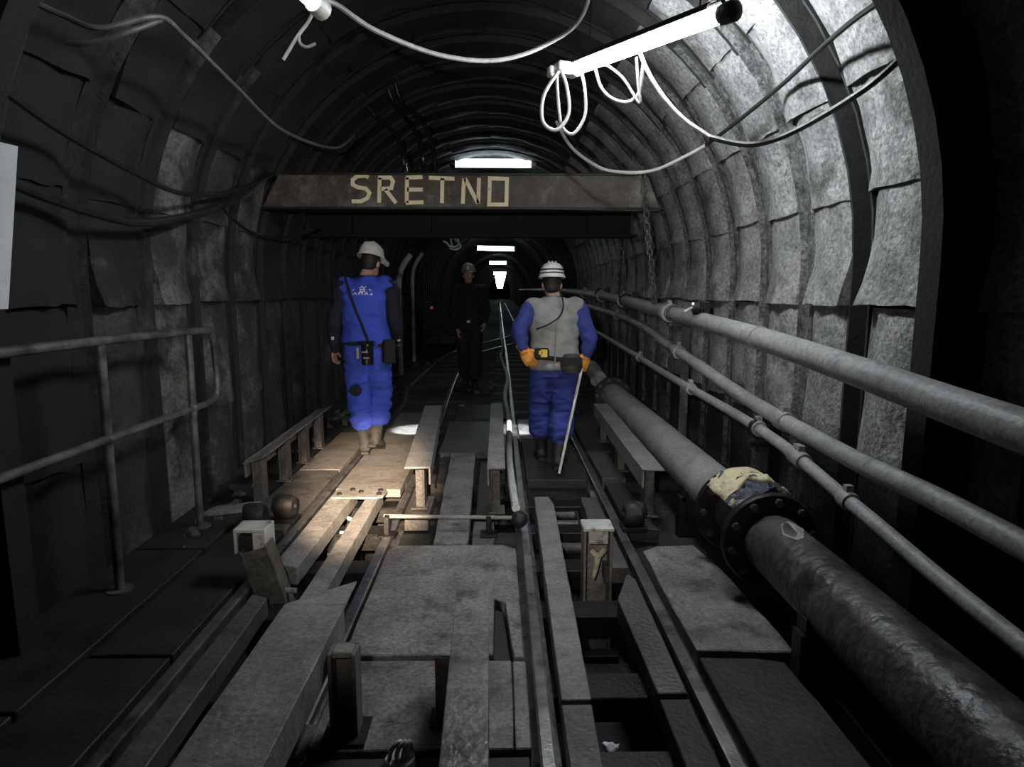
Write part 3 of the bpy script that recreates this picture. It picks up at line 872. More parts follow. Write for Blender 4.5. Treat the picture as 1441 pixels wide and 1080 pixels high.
# small bits
b = MB()
for q in range(3):
    b.tube(smoothline([(-0.03 + 0.02 * q, 0, 0.0), (-0.025 + 0.02 * q, -0.01, 0.05), (0.0 + 0.015 * q, 0.0, 0.075), (0.015 + 0.01 * q, 0.01, 0.04), (0.02 + 0.01 * q, 0.0, 0.0)], 5), 0.008, 7)
b.lathe([(0, 0.001), (0, 0.05), (0.02, 0.045), (0.02, 0.001)], 12, 'z')
tag(new('shackle', b.mesh('shackle', smooth=True), 'chrome', loc=(-0.31, 1.78, -0.015)), 'bright steel shackle on the dark plate at the bottom edge', 'shackle')
b = MB().ball((0, 0, 0.02), (0.035, 0.03, 0.02))
for v in b.v:
    v += Vector((wob(v, 40, 0.02), wob(v, 40, 0.02, 4), wob(v, 40, 0.012, 7)))
tag(new('paper_scrap', b.mesh('paper_scrap'), 'sheet', loc=(0.46, 2.42, -0.49)), 'crumpled white scrap lying in the black second pit', 'scrap')
b = MB()
for i in range(260):
    sd = random.random()
    if sd < 0.35:
        x, y_ = random.uniform(1.46, 1.8), random.uniform(2.6, 6.4)
    elif sd < 0.6:
        x, y_ = random.uniform(-2.0, -1.75), random.uniform(3.2, 7.5)
    else:
        x, y_ = random.choice((random.uniform(-2.0, -1.4), random.uniform(-0.5, 0.05), random.uniform(0.9, 1.8))), random.uniform(6.5, 13)
    r = random.uniform(0.012, 0.05)
    z = 0.0 if y_ > 6.4 or x < 0 else -0.1
    c = Vector((x, y_, z + r * 0.3))
    o = len(b.v)
    b.ball(c, (r, r * random.uniform(0.7, 1.2), r * 0.7), None, 6, 4)
    for v in b.v[o:]:
        v += (v - c) * wob(v, 30, 0.9)
rb = new('rubble', b.mesh('rubble'), 'rubble')
rb['kind'] = 'stuff'
tag(rb, 'loose dark rubble along the walls and the far floor', 'rubble')
b = MB().prism(jag([(-1.9, 3.9), (-1.62, 4.0), (-1.6, 4.16), (-1.86, 4.06)], 0.01, 5), 0.008, 0.03)
tag(new('flat_bar', b.mesh('flat_bar', 0.003), 'guide'), 'short pale flat bar dropped on the sooty slab near the last handrail post', 'bar')

# ------------------------------------------------------------------ handrail
HX = -1.82
hr = empty('handrail', (HX, 3.0, 0.0), 'dark tubular steel handrail with a rounded end on the near side deck', 'handrail')
P = [(0, -2.2, 1.2), (0, 0.0, 1.195), (0, 0.78, 1.185), (0, 0.97, 1.18), (0, 1.06, 1.17), (0, 1.09, 1.10)]
new('top_rail', MB().tube(smoothline(P, 4), 0.022, 10).mesh('top_rail', smooth=True), 'handrail', hr)
new('end_upright', MB().tube(smoothline([(0, 1.09, 1.10), (0, 1.10, 0.98), (0, 1.11, 0.83), (0, 1.08, 0.76)], 4), 0.018, 10).mesh('end_upright', smooth=True), 'handrail', hr)
new('middle_rail', MB().tube(smoothline([(0, 1.08, 0.76), (0, 1.0, 0.735), (0, 0.78, 0.73), (0, 0.0, 0.74), (0, -2.2, 0.75)], 4), 0.02, 10).mesh('middle_rail', smooth=True), 'handrail', hr)
for yy in (0.75, -0.08, -1.5):
    b = MB().tube([(0, yy, 0.0), (0, yy + 0.01, 0.6), (0, yy + 0.02, 1.18)], 0.021, 10)
    b.lathe([(0.0, 0.001), (0, 0.06), (0.012, 0.06), (0.012, 0.001)], 12, 'z', (0, yy, 0))
    b.ball((0, yy + 0.015, 0.735), (0.03, 0.03, 0.03), None, 10, 6)
    new('post', b.mesh('post', smooth=True), 'handrail', hr)

# pale board at the left edge, bracketed to the near arch
nb = empty('notice_board', (-1.60, 1.95, 1.4), 'scuffed pale sheet-metal board hung at the very edge of the frame above the handrail', 'board')
c4 = [Vector((-0.07, -0.40, 0.48)), Vector((0.14, 0.10, 0.455)), Vector((0.20, -0.09, -0.03)), Vector((0.0, -0.58, -0.02))]
nn4 = (c4[1] - c4[0]).cross(c4[3] - c4[0]).normalized() * 0.006
b = MB().add(c4 + [p + nn4 for p in c4], [[0, 1, 2, 3], [7, 6, 5, 4], [0, 4, 5, 1], [1, 5, 6, 2], [2, 6, 7, 3], [3, 7, 4, 0]])
new('sheet', b.mesh('sheet'), 'sheet', nb)
new('bracket', MB().tube([(0.0, 0.02, 0.4), (-0.25, 0.42, 0.42)], 0.01, 6).tube([(0.0, 0.06, 0.05), (-0.27, 0.42, 0.05)], 0.01, 6).mesh('bracket'), 'black_steel', nb)


# ------------------------------------------------------------------ cross beams
bm_ = empty('cross_beam', (-0.3, 5.7, 2.13), 'rusty steel cross beam painted with cream capital letters, hung across the tunnel', 'beam')
b = MB()
b.add([(-1.74, 0, 0.01), (1.70, 0, -0.02), (1.58, 0, 0.275), (-1.58, 0, 0.29), (-1.74, 0.02, 0.01), (1.70, 0.02, -0.02), (1.58, 0.02, 0.275), (-1.58, 0.02, 0.29)],
      [[3, 2, 1, 0], [4, 5, 6, 7], [0, 1, 5, 4], [1, 2, 6, 5], [2, 3, 7, 6], [3, 0, 4, 7]])
new('web', b.mesh('web', 0.002), 'beam', bm_)
new('bottom_flange', MB().box((-0.02, 0.1, 0.0), (3.5, 0.22, 0.02)).mesh('bottom_flange', 0.003), 'black_steel', bm_)
new('top_flange', MB().box((0.0, 0.1, 0.285), (3.15, 0.22, 0.02)).mesh('top_flange', 0.003), 'black_steel', bm_)
LET = {
    'letter_s': [[(120, 60), (104, 52), (72, 55), (53, 70), (53, 90), (74, 101), (106, 106), (122, 124), (112, 147), (86, 160), (46, 160)]],
    'letter_r': [[(166, 60), (161, 166)], [(160, 60), (212, 60), (222, 76), (214, 104), (168, 108)], [(188, 108), (232, 167)]],
    'letter_e': [[(281, 60), (277, 166)], [(276, 60), (346, 57)], [(280, 110), (346, 110)], [(274, 166), (348, 163)]],
    'letter_t': [[(372, 60), (480, 64)], [(429, 62), (426, 167)]],
    'letter_n': [[(520, 62), (514, 169)], [(524, 62), (578, 168)], [(583, 60), (579, 168)]],
    'letter_o': [[(629, 62), (701, 64), (698, 172), (625, 172), (629, 62)]],
}


def stroke_mesh(strokes, conv, hw, th):
    b = MB()
    for st_ in strokes:
        P = [Vector(conv(*q)) for q in st_]
        closed = (P[0] - P[-1]).length < 1e-6
        n = len(P)
        L_, R_ = [], []
        for i, p in enumerate(P):
            if closed:
                a, c = P[i - 1 if i else n - 2], P[i + 1 if i < n - 1 else 1]
            else:
                a, c = P[max(0, i - 1)], P[min(n - 1, i + 1)]
            d1 = (p - a).normalized() if (p - a).length > 0 else (c - p).normalized()
            d2 = (c - p).normalized() if (c - p).length > 0 else d1
            t = (d1 + d2).normalized()
            k = 1.0 / max(0.6, t.dot(d1))
            nn = Vector((-t.z, 0, t.x)) * hw * k
            L_.append(p + nn)
            R_.append(p - nn)
        f = Vector((0, -th, 0))
        V = []
        for i in range(n):
            V += [L_[i], R_[i], L_[i] + f, R_[i] + f]
        F = []
        for i in range(n - 1):
            a, c = 4 * i, 4 * (i + 1)
            F += [[a + 2, a + 3, c + 3, c + 2], [a, a + 2, c + 2, c], [a + 1, c + 1, c + 3, a + 3]]
        F += [[0, 1, 3, 2], [4 * n - 4, 4 * n - 2, 4 * n - 1, 4 * n - 3]]
        b.add(V, F)
    return b


def beam_xy(cx, cy):
    px, py = 480 + cx / 3.002, 230 + cy / 3.0
    return (-1.275 + (px - 495) * 0.006126 + 0.3, -0.001, 2.147 + (290 - py) * 0.00593 - 2.13)


for nm, st_ in LET.items():
    new(nm, stroke_mesh(st_, beam_xy, 0.0165, 0.003).mesh(nm), 'paint', bm_)
b2 = empty('cross_beam', (-0.3, 6.7, 1.98), 'plain black deep beam just behind and below the lettered beam', 'beam')
new('web', MB().box((0, 0.05, 0.17), (3.3, 0.03, 0.36)).mesh('web', 0.003), 'arch_black', b2)
new('bottom_flange', MB().box((0, 0.05, 0.0), (3.4, 0.24, 0.025)).mesh('bottom_flange', 0.003), 'arch_black', b2)
for x in (-1.2, -0.4, 0.4, 1.2):
    new('stiffener', MB().box((x, -0.01, 0.17), (0.016, 0.1, 0.33)).mesh('stiffener', 0.002), 'arch_black', b2)


# ------------------------------------------------------------------ chains
def chain(label, p0, p1, n, r, th, m):
    p0, p1 = Vector(p0), Vector(p1)
    root = empty('chain', p0, label, 'chain', 'hanging chains')
    d = (p1 - p0)
    ln = d.length / n
    b = MB()
    pts = []
    for k in range(13):
        a = 2 * math.pi * k / 12
        pts.append((r * 0.62 * math.cos(a), 0, (ln * 0.68) * math.sin(a)))
    b.tube(pts, th, 6, caps=False)
    me = b.mesh('link', smooth=True)
    me.materials.append(M[m])
    q = d.normalized().to_track_quat('Z', 'Y')
    for i in range(n):
        o = new('link', me, parent=root, loc=d * ((i + 0.5) / n) + Vector((wob((i, 0, 0), 2.3, 0.012), 0, 0)))
        o.rotation_euler = (q.to_matrix() @ Matrix.Rotation(math.radians(90 * (i % 2) + 25 + wob((i, 2, 0), 3.1, 30)), 3, 'Z')).to_euler()
    return root


chain('rusty link chain hanging over the end of the lettered beam', (1.19, 5.52, 2.44), (1.32, 5.5, 1.32), 22, 0.036, 0.0085, 'deck')
chain('thin black chain hanging below the plain black beam, behind the grey-vested miner', (1.26, 6.72, 1.97), (1.25, 6.75, 1.35), 14, 0.03, 0.008, 'black_steel')


# ------------------------------------------------------------------ wall pipes
def pipe_line(name, pts, r, m, label, couplings, per=5):
    P = smoothline(pts, per)
    root = empty(name, P[0], label, 'pipe', 'pipes along the wall')
    o0 = P[0]
    o = new('pipe_run', MB().tube([p - o0 for p in P], r, 16).mesh('pipe_run', smooth=True), m, root)
    for (yc, ln, k) in couplings:
        i = min(range(len(P)), key=lambda q: abs(P[q].y - yc))
        i = max(1, min(len(P) - 2, i))
        a, c = P[i - 1], P[i + 1]
        t = (c - a).normalized()
        # point on the line at yc
        f = (yc - a.y) / (c.y - a.y)
        p = a.lerp(c, f) if abs(P[i].y - yc) > 0.3 else P[i] + t * ((yc - P[i].y) / t.y)
        p = p - o0
        b = MB().tube([p - t * ln / 2, p - t * (ln / 2 - 0.008), p + t * (ln / 2 - 0.008), p + t * ln / 2], [r * k * 0.96, r * k, r * k, r * k * 0.96], 16)
        b.box(p + Vector((-0.0, 0, r * k + 0.008)), (0.03, ln * 0.5, 0.03))
        new('coupling', b.mesh('coupling', smooth=True), m, root)
    return root


p1 = pipe_line('supply_pipe', [(1.45, -0.4, 0.90), (1.45, 1.707, 1.036), (1.45, 2.585, 1.10), (1.45, 3.745, 1.17), (1.45, 5.526, 1.238), (1.45, 9.99, 1.365), (1.42, 20, 1.45), (1.35, 45, 1.5)], 0.062, 'pipe',
               'thickest upper pale pipe along the bright wall, carrying the valve', [(5.5, 0.13, 1.35), (3.55, 0.02, 1.1), (7.6, 0.1, 1.3), (9.2, 0.1, 1.3), (11, 0.1, 1.3)])
p2 = pipe_line('supply_pipe', [(1.5, -0.4, 0.60), (1.5, 1.8, 0.70), (1.5, 2.3, 0.712), (1.5, 2.7, 0.715), (1.5, 3.85, 0.775), (1.5, 5.45, 0.925), (1.5, 8.6, 1.13), (1.46, 20, 1.25)], 0.042, 'pipe',
               'middle pale pipe of the three along the bright wall', [(5.35, 0.1, 1.4), (3.3, 0.09, 1.25), (8.2, 0.08, 1.3)])
p3 = pipe_line('supply_pipe', [(1.45, -0.4, 0.30), (1.45, 1.624, 0.445), (1.45, 2.508, 0.551), (1.45, 3.466, 0.655), (1.45, 5.454, 0.70), (1.45, 9.93, 0.82), (1.4, 20, 1.0)], 0.03, 'pipe',
               'lowest and thinnest pale pipe of the three along the bright wall', [(4.8, 0.09, 1.5), (3.5, 0.06, 1.5), (3.0, 0.12, 1.4), (2.55, 0.06, 1.35), (6.6, 0.07, 1.4)])
# valve on the upper pipe
vl = MB()
vl.lathe([(0, 0.012), (0, 0.02), (0.07, 0.02), (0.07, 0.012)], 10, 'z', (0, 0, 0.05))
vl.box((0, 0, 0.11), (0.06, 0.14, 0.05))
vl.lathe([(0.0, 0.02), (0.0, 0.05), (0.03, 0.055), (0.03, 0.02)], 12, 'x', (-0.06, 0, 0.1))
va = new('valve', vl.mesh('valve', smooth=True), 'black_steel', p1, loc=Vector((1.45, 4.6, 1.205)) - Vector(p1.location))
new('valve_handle', MB().tube([(-0.06, -0.03, 0.1), (-0.1, -0.12, 0.13)], 0.01, 6).tube([(-0.06, 0.02, 0.1), (-0.11, 0.05, 0.07)], 0.01, 6).mesh('valve_handle'), 'chrome', va)


def bracket(yc, label, m='deck', low=False):
    root = empty('pipe_bracket', (1.56, yc, 0.0), label, 'bracket', 'pipe brackets')
    z1 = 0.657 if low else 1.17 + (yc - 3.745) * 0.038
    hp = z1 + 0.18
    new('post', MB().box((0, 0.02, hp / 2 - 0.08), (0.07, 0.012, hp)).box((0.03, 0.05, hp / 2 - 0.08), (0.012, 0.06, hp)).mesh('post', 0.003), m, root)
    new('arm', MB().box((-0.06, 0.0, z1 - 0.085), (0.2, 0.06, 0.03)).mesh('arm', 0.003), m, root)
    b = MB()
    pts = [(-0.11 + 0.075 * math.cos(a), 0, z1 + 0.075 * math.sin(a)) for a in [math.radians(-10 + 20 * k) for k in range(11)]]
    b.tube(pts, 0.012, 7)
    if low:
        b = MB().tube([(-0.11 + 0.045 * math.cos(math.radians(36 * q)), 0, z1 + 0.045 * math.sin(math.radians(36 * q))) for q in range(11)], 0.016, 7)
    new('clamp', b.mesh('clamp', smooth=True), m, root)
    return root


bracket(5.32, 'pale clamp bracket tying the three wall pipes together, below the hanging chain')
bracket(3.5, 'black bracket gripping the thin pipe above the flange joint', 'black_steel', True)
bracket(7.4, 'dark bracket under the wall pipes beyond the hanging chain', 'black_steel')
bracket(9.3, 'small far bracket under the wall pipes, beside the grey-vested miner', 'black_steel')

# ------------------------------------------------------------------ big pipe with the flange joint
BX, BZ, BR = 1.25, 0.275, 0.135


def flange(b, y, r, t):
    b.lathe([(-t / 2, BR * 0.95), (-t / 2, r * 0.97), (-t / 4, r), (t / 4, r), (t / 2, r * 0.97), (t / 2, BR * 0.95)], 32, 'y', (0, y, 0))


bp = empty('main_pipe', (BX, 5.0, BZ), 'big matte grey main pipe running from the flange joint to the grey-vested miner', 'pipe', 'lengths of the big main pipe')
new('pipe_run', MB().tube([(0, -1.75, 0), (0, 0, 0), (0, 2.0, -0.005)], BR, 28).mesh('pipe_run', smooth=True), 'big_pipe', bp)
b = MB()
flange(b, -1.77, 0.225, 0.045)
new('flange', b.mesh('flange', smooth=True), 'black_steel', bp)
b = MB()
flange(b, 2.0, 0.21, 0.05)
new('flange', b.mesh('flange', smooth=True), 'black_steel', bp)
for (yf, rr) in ((-1.80, 0.19), (1.965, 0.178)):
    bmesh_bolt = MB().lathe([(0, 0.001), (0, 0.018), (0.025, 0.018), (0.025, 0.001)], 6, 'y').mesh('bolt')
    bmesh_bolt.materials.append(M['rail_dark'])
    for k in range(10):
        a = 2 * math.pi * k / 10
        new('bolt', bmesh_bolt, parent=bp, loc=(rr * math.cos(a), yf - 0.02, rr * math.sin(a)))
for yy in (-1.2, 0.4, 1.7):
    new('saddle', MB().box((0, yy, -0.24), (0.3, 0.08, 0.27)).box((-0.12, yy, -0.09), (0.03, 0.08, 0.1)).box((0.12, yy, -0.09), (0.03, 0.08, 0.1)).mesh('saddle', 0.004), 'black_steel', bp)
bp = empty('main_pipe', (BX, 1.5, BZ), 'big dark wet main pipe running from the flange joint to the lower corner', 'pipe', 'lengths of the big main pipe')
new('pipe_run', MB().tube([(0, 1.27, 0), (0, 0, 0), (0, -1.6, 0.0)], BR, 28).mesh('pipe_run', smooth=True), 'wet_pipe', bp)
b = MB()
flange(b, 1.32, 0.225, 0.045)
new('flange', b.mesh('flange', smooth=True), 'black_steel', bp)
bmesh_bolt2 = bmesh_bolt
for k in range(10):
    a = 2 * math.pi * k / 10 + 0.2
    new('bolt', bmesh_bolt2, parent=bp, loc=(0.19 * math.cos(a), 1.27, 0.19 * math.sin(a)))
pt = MB()
for k in range(9):
    pass
P = []
for (a, yy) in ((0.9, 1.17), (1.35, 1.2), (1.75, 1.16), (2.0, 1.06), (1.8, 0.98), (1.55, 1.0), (1.2, 1.1)):
    P.append((math.cos(a) * (BR + 0.0025), yy, math.sin(a) * (BR + 0.0025)))
new('paint_mark', MB().add(P, [list(range(len(P)))]).mesh('paint_mark'), 'pipe', bp)
for yy in (0.7, -0.6):
    new('saddle', MB().box((0, yy, -0.24), (0.3, 0.08, 0.27)).box((-0.12, yy, -0.09), (0.03, 0.08, 0.1)).box((0.12, yy, -0.09), (0.03, 0.08, 0.1)).mesh('saddle', 0.004), 'black_steel', bp)
sp = empty('pipe_spool', (BX, 3.03, BZ), 'short wrapped spool between the two big flanges, topped with cream foam', 'pipe spool')
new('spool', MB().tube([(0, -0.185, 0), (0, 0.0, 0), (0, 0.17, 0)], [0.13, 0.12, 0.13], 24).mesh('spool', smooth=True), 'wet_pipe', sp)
b = MB()
V, F = [], []
nu, nv = 14, 8
for i in range(nu + 1):
    a = math.radians(25 + 115 * i / nu)
    for j in range(nv + 1):
        yy = -0.17 + 0.33 * j / nv
        r = 0.19 + 0.035 * abs(math.sin(a * 3 + j)) + wob((i * 0.5, j * 0.5, 0), 1.0, 0.05)
        V.append((r * math.cos(a), yy, r * math.sin(a)))
for i in range(nu):
    for j in range(nv):
        q = i * (nv + 1) + j
        F.append([q, q + 1, q + nv + 2, q + nv + 1])
new('film_wrap', b.add(V, F).mesh('film_wrap', smooth=True), 'wrap', sp)
b = MB()
V, F = [], []
for i in range(nu + 1):
    a = math.radians(20 + 120 * i / nu)
    for j in range(nv + 1):
        yy = 0.02 + 0.18 * j / nv + wob((i * 0.7, 0, 3), 1.0, 0.09 if j == 0 else 0.02)
        if i > nu - 5:
            yy -= 0.2 * (1 - j / nv) * (i - nu + 5) / 5
        r = 0.232 + wob((i * 0.6, j * 0.6, 9), 1.0, 0.03)
        V.append((r * math.cos(a), yy, r * math.sin(a)))
for i in range(nu):
    for j in range(nv):
        q = i * (nv + 1) + j
        F.append([q, q + 1, q + nv + 2, q + nv + 1])
fo = new('dried_foam', b.add(V, F).mesh('dried_foam', smooth=True), 'cream', sp)
md = fo.modifiers.new('thick', 'SOLIDIFY')
md.thickness = 0.02
# pale narrow branch at the far end of the big pipe
nz = empty('pipe_branch', (1.2, 7.05, BZ), 'pale narrow pipe stub at the far end of the big pipe, beside the orange glove', 'pipe stub')
new('stub', MB().tube([(0.02, 0.0, 0.0), (0.0, 0.35, 0.05), (-0.02, 0.8, 0.12)], [0.05, 0.05, 0.05], 14).mesh('stub', smooth=True), 'cable_white', nz)
new('sleeve', MB().tube([(-0.01, 0.6, 0.09), (-0.03, 1.1, 0.17)], [0.1, 0.1], 16).mesh('sleeve', smooth=True), 'pipe', nz)
new('stand', MB().box((-0.01, 0.7, -0.09), (0.06, 0.1, 0.36)).mesh('stand', 0.004), 'black_steel', nz)

# ------------------------------------------------------------------ hose along the straight track
P = [(0.10, 3.98, 0.03)]
for k in range(1, 40):
    yy = 3.98 + 0.6 * k + 0.02 * k * k
    P.append((0.095 + wob((yy, 0, 0), 0.33, 0.11) * min(1, k / 6) - 0.0035 * (yy - 4), yy, 0.03))
cable('hose', P, 0.028, 'hose', 'pale thin hose snaking down the middle of the tunnel beside the rail', 'hose', per_group := None)
b = MB().lathe([(-0.05, 0.01), (-0.05, 0.03), (0.05, 0.03), (0.05, 0.01)], 12, 'y')


# ------------------------------------------------------------------ lamps
def tube_lamp(p0, p1, r, mat_, label, hang=True, holder='pale_steel', group='tube lamps under the roof'):
    p0, p1 = Vector(p0), Vector(p1)
    c = (p0 + p1) / 2
    root = empty('tube_lamp', c, label, 'lamp', group)
    t = (p1 - p0).normalized()
    new('lamp_tube', MB().tube([p0 - c, p1 - c], r, 12).mesh('lamp_tube', smooth=True), mat_, root)
    for i, (p, sgn) in enumerate(((p0, -1), (p1, 1))):
        q = p - c
        b = MB().tube([q - t * sgn * 0.005, q + t * sgn * 0.02, q + t * sgn * 0.07, q + t * sgn * 0.085], [r * 1.25, r * 1.35, r * 1.35, r * 0.7], 12)
        new('end_cap', b.mesh('end_cap', smooth=True), holder if i else 'black_steel', root)
    b = MB()
    upv = Vector((0, 0, 1))
    b.tube([p0 - c + upv * (r + 0.02), p1 - c + upv * (r + 0.02)], 0.012, 8)
    for f in (0.12, 0.88):
        q = p0.lerp(p1, f)
        b.tube([q - c, q - c + upv * (r + 0.03)], 0.006, 6)
    new('back_rod', b.mesh('back_rod'), 'black_steel', root)
    if hang:
        b = MB()
        for f in (0.12, 0.88):
            q = p0.lerp(p1, f)
            dx = q.x - XC
            zt = ZC + math.sqrt(max(0.1, (R - 0.03) ** 2 - dx * dx))
            b.tube([q - c + upv * r, Vector((q.x, q.y, zt)) - c], 0.004, 5)
        new('hanger_wire', b.mesh('hanger_wire'), 'black_steel', root)
    return root


lampA = tube_lamp((0.94, 2.867, 2.5715), (0.453, 3.948, 2.704), 0.032, 'tube_near', 'blazing white tube lamp hung aslant under the roof before the bright wall')
tdir = (Vector((0.453, 3.948, 2.704)) - Vector((0.94, 2.867, 2.5715))).normalized()
e1 = Vector((0, 0, 1)) - tdir * tdir.z
e1.normalize()
e2 = e1.cross(tdir)                       # points to the bright wall
if e2.x < 0:
    e2 = -e2
V, F = [], []
for fr in (-0.56, 0.56):
    for rr in (0.062, 0.066):
        for k in range(13):
            a = math.radians(62 + 100 * k / 12)
            V.append(tdir * fr + (e2 * math.cos(a) + e1 * math.sin(a)) * rr)
for k in range(12):
    F += [[k, k + 1, 27 + k, 26 + k], [13 + k, 39 + k, 40 + k, 14 + k], [k, 13 + k, 14 + k, k + 1], [26 + k, 27 + k, 40 + k, 39 + k]]
F += [[0, 26, 39, 13], [12, 25, 51, 38]]
new('reflector', MB().add(V, F).mesh('reflector'), 'arch_black', lampA)  # added black shield, keeps this lamp off the roof and left wall
b = MB().box((0.376, 3.967, 2.708), (0.1, 0.09, 0.07), Matrix.Rotation(0.4, 3, 'Z')).box((0.31, 3.967, 2.694), (0.05, 0.05, 0.06), Matrix.Rotation(0.4, 3, 'Z'))
for v in b.v:
    v -= Vector(lampA.location)
new('terminal_box', b.mesh('terminal_box', 0.008), 'cable_white', lampA)
lampB = tube_lamp((-1.18, 1.72, 2.78), (-0.80, 2.98, 2.655), 0.034, 'tube_side', 'bright tube lamp whose end just enters the top of the frame')
tb = (Vector((-0.80, 2.98, 2.655)) - Vector((-1.18, 1.72, 2.78))).normalized()
e1 = (Vector((0, 0, 1)) - tb * tb.z).normalized()
e2 = e1.cross(tb)
if e2.x < 0:
    e2 = -e2
V, F = [], []
for fr in (-0.66, 0.50):
    for rr in (0.062, 0.066):
        for k in range(13):
            a = math.radians(-120 + 215 * k / 12)
            V.append(tb * fr + (e2 * math.cos(a) + e1 * math.sin(a)) * rr)
for k in range(12):
    F += [[k, k + 1, 27 + k, 26 + k], [13 + k, 39 + k, 40 + k, 14 + k], [k, 13 + k, 14 + k, k + 1], [26 + k, 27 + k, 40 + k, 39 + k]]
F += [[0, 26, 39, 13], [12, 25, 51, 38]]
new('reflector', MB().add(V, F).mesh('reflector'), 'black_steel', lampB)  # added shield, keeps this lamp off the deck and the right side
FAR = [((-0.70, 10.5, 3.42), (0.50, 10.5, 3.42), 'long tube lamp right above the lettered beam'),
       ((-0.83, 24.0, 2.99), (0.53, 24.0, 2.96), 'tube lamp below the black beam, topmost of the far row of lamps'),
       ((-0.60, 38.0, 3.07), (0.38, 38.0, 3.06), 'second highest tube lamp of the far row below the black beam'),
       ((-0.50, 52.0, 2.85), (0.50, 52.0, 2.85), 'third highest tube lamp of the far row below the black beam'),
       ((-0.48, 62.0, 2.78), (0.52, 62.0, 2.78), 'fourth highest tube lamp of the far row below the black beam'),
       ((-0.45, 74.0, 2.75), (0.55, 74.0, 2.75), 'fifth highest tube lamp of the far row below the black beam'),
       ((-0.5, 84.0, 2.6), (0.5, 84.0, 2.6), 'sixth highest tube lamp of the far row below the black beam'),
       ((-0.5, 94.0, 2.5), (0.5, 94.0, 2.5), 'seventh highest tube lamp of the far row below the black beam'),
       ((-0.5, 104.0, 2.3), (0.5, 104.0, 2.3), 'eighth highest tube lamp of the far row below the black beam'),
       ((-0.45, 114.0, 2.1), (0.45, 114.0, 2.1), 'lowest and smallest tube lamp of the far row, at the tunnel vanishing end')]
for i, (a, c, lab) in enumerate(FAR):
    tube_lamp(a, c, 0.05 + 0.0012 * a[1], 'tube_far', lab)

# ------------------------------------------------------------------ cables
G = 'cables and cords under the roof'
cable('cable', [(0.338, 3.854, 2.661), (0.254, 3.854, 2.529), (0.249, 3.854, 2.388), (0.329, 3.854, 2.341), (0.399, 3.863, 2.435), (0.385, 3.873, 2.586), (0.348, 3.882, 2.680)], 0.011, 'cord', 'larger of the two white cord loops hanging from the lamp terminal box', 'cord', G)
cable('cable', [(0.329, 3.901, 2.680), (0.343, 3.901, 2.492), (0.367, 3.901, 2.369), (0.432, 3.901, 2.332), (0.498, 3.901, 2.435), (0.493, 3.901, 2.586), (0.470, 3.920, 2.698)], 0.010, 'cord', 'smaller white cord loop hanging beside the larger one under the lamp terminal box', 'cord', G)
cable('cable', [(0.526, 3.760, 2.670), (0.564, 3.751, 2.548), (0.630, 3.741, 2.482), (0.714, 3.732, 2.463), (0.771, 3.713, 2.510), (0.771, 3.619, 2.623)], 0.010, 'cord', 'white cord sagging below the middle of the slanting tube lamp', 'cord', G)
cable('cable', [(0.564, 3.713, 2.665), (0.677, 3.713, 2.586), (0.771, 3.694, 2.449), (0.752, 3.647, 2.529), (0.724, 3.572, 2.642)], 0.008, 'cord', 'thin white cord pulled to a point below the slanting tube lamp', 'cord', G)
cable('cable', [(-0.78, 3.05, 2.69), (-0.73, 3.12, 2.70), (-0.59, 3.3, 2.66), (-0.31, 3.6, 2.655), (-0.01, 3.8, 2.70), (0.27, 3.9, 2.82), (0.5, 4.05, 3.05), (0.6, 4.1, 3.5)], 0.0125, 'cable_grey', 'pale cable sagging across the roof between the two nearest lamps', 'cable', G)
cable('cable', [(-1.70, 2.49, 2.46), (-1.61, 2.57, 2.43), (-1.5, 2.6, 2.40), (-1.36, 2.75, 2.5), (-1.37, 3.0, 2.52), (-1.40, 3.6, 2.50), (-1.44, 4.5, 2.48), (-1.36, 5.5, 2.585), (-1.3, 6.0, 2.8)], 0.0115, 'cable_dull', 'long grey cable sloping down the dark vault towards the lettered beam', 'cable', G)
cable('cable', [(-1.62, 2.58, 2.34), (-1.53, 2.6, 2.35), (-1.41, 2.65, 2.41), (-1.36, 2.78, 2.5)], 0.010, 'cable_dull', 'short grey cable end branching from the long grey one near the top corner', 'cable', G)
cable('cable', [(-1.93, 2.49, 1.93), (-1.985, 2.75, 1.85), (-1.97, 3.3, 1.79), (-1.9, 3.6, 1.79), (-1.77, 4.1, 1.92), (-1.8, 4.7, 2.11), (-1.87, 5.3, 2.33), (-1.95, 5.6, 2.4)], 0.022, 'cable_black', 'thickest black cable drooping along the dark wall to the beam end', 'cable', G)
cable('cable', [(-1.84, 2.49, 2.17), (-1.88, 2.9, 2.1), (-1.86, 3.4, 2.02), (-1.80, 3.8, 1.97), (-1.75, 4.4, 2.08), (-1.8, 5.3, 2.34)], 0.014, 'cable_black', 'thinner black cable drooping just above the thickest one on the dark wall', 'cable', G)
cable('cable', [(-1.74, 4.15, 1.95), (-1.78, 4.4, 1.90), (-1.85, 5.0, 1.85), (-1.83, 5.6, 1.87), (-1.64, 5.9, 1.99)], 0.010, 'cable_black', 'thin black cable sagging below the beam end on the dark wall', 'cable', G)
cable('cable', [(0.45, 5.3, 2.75), (0.54, 5.2, 2.56), (0.67, 5.1, 2.42), (0.84, 5.0, 2.32), (1.12, 4.8, 2.29), (1.40, 4.5, 2.40)], 0.0125, 'cable_white', 'white end of the cable curving past the lettered beam to the bright wall', 'cable', G)
cable('cable', [(1.40, 4.5, 2.40), (1.47, 4.05, 2.46), (1.52, 3.6, 2.52), (1.45, 3.1, 2.50), (1.40, 2.7, 2.48), (1.41, 2.485, 2.48)], 0.012, 'cable_black', 'black cable rising across the bright wall to the upper corner', 'cable', G)
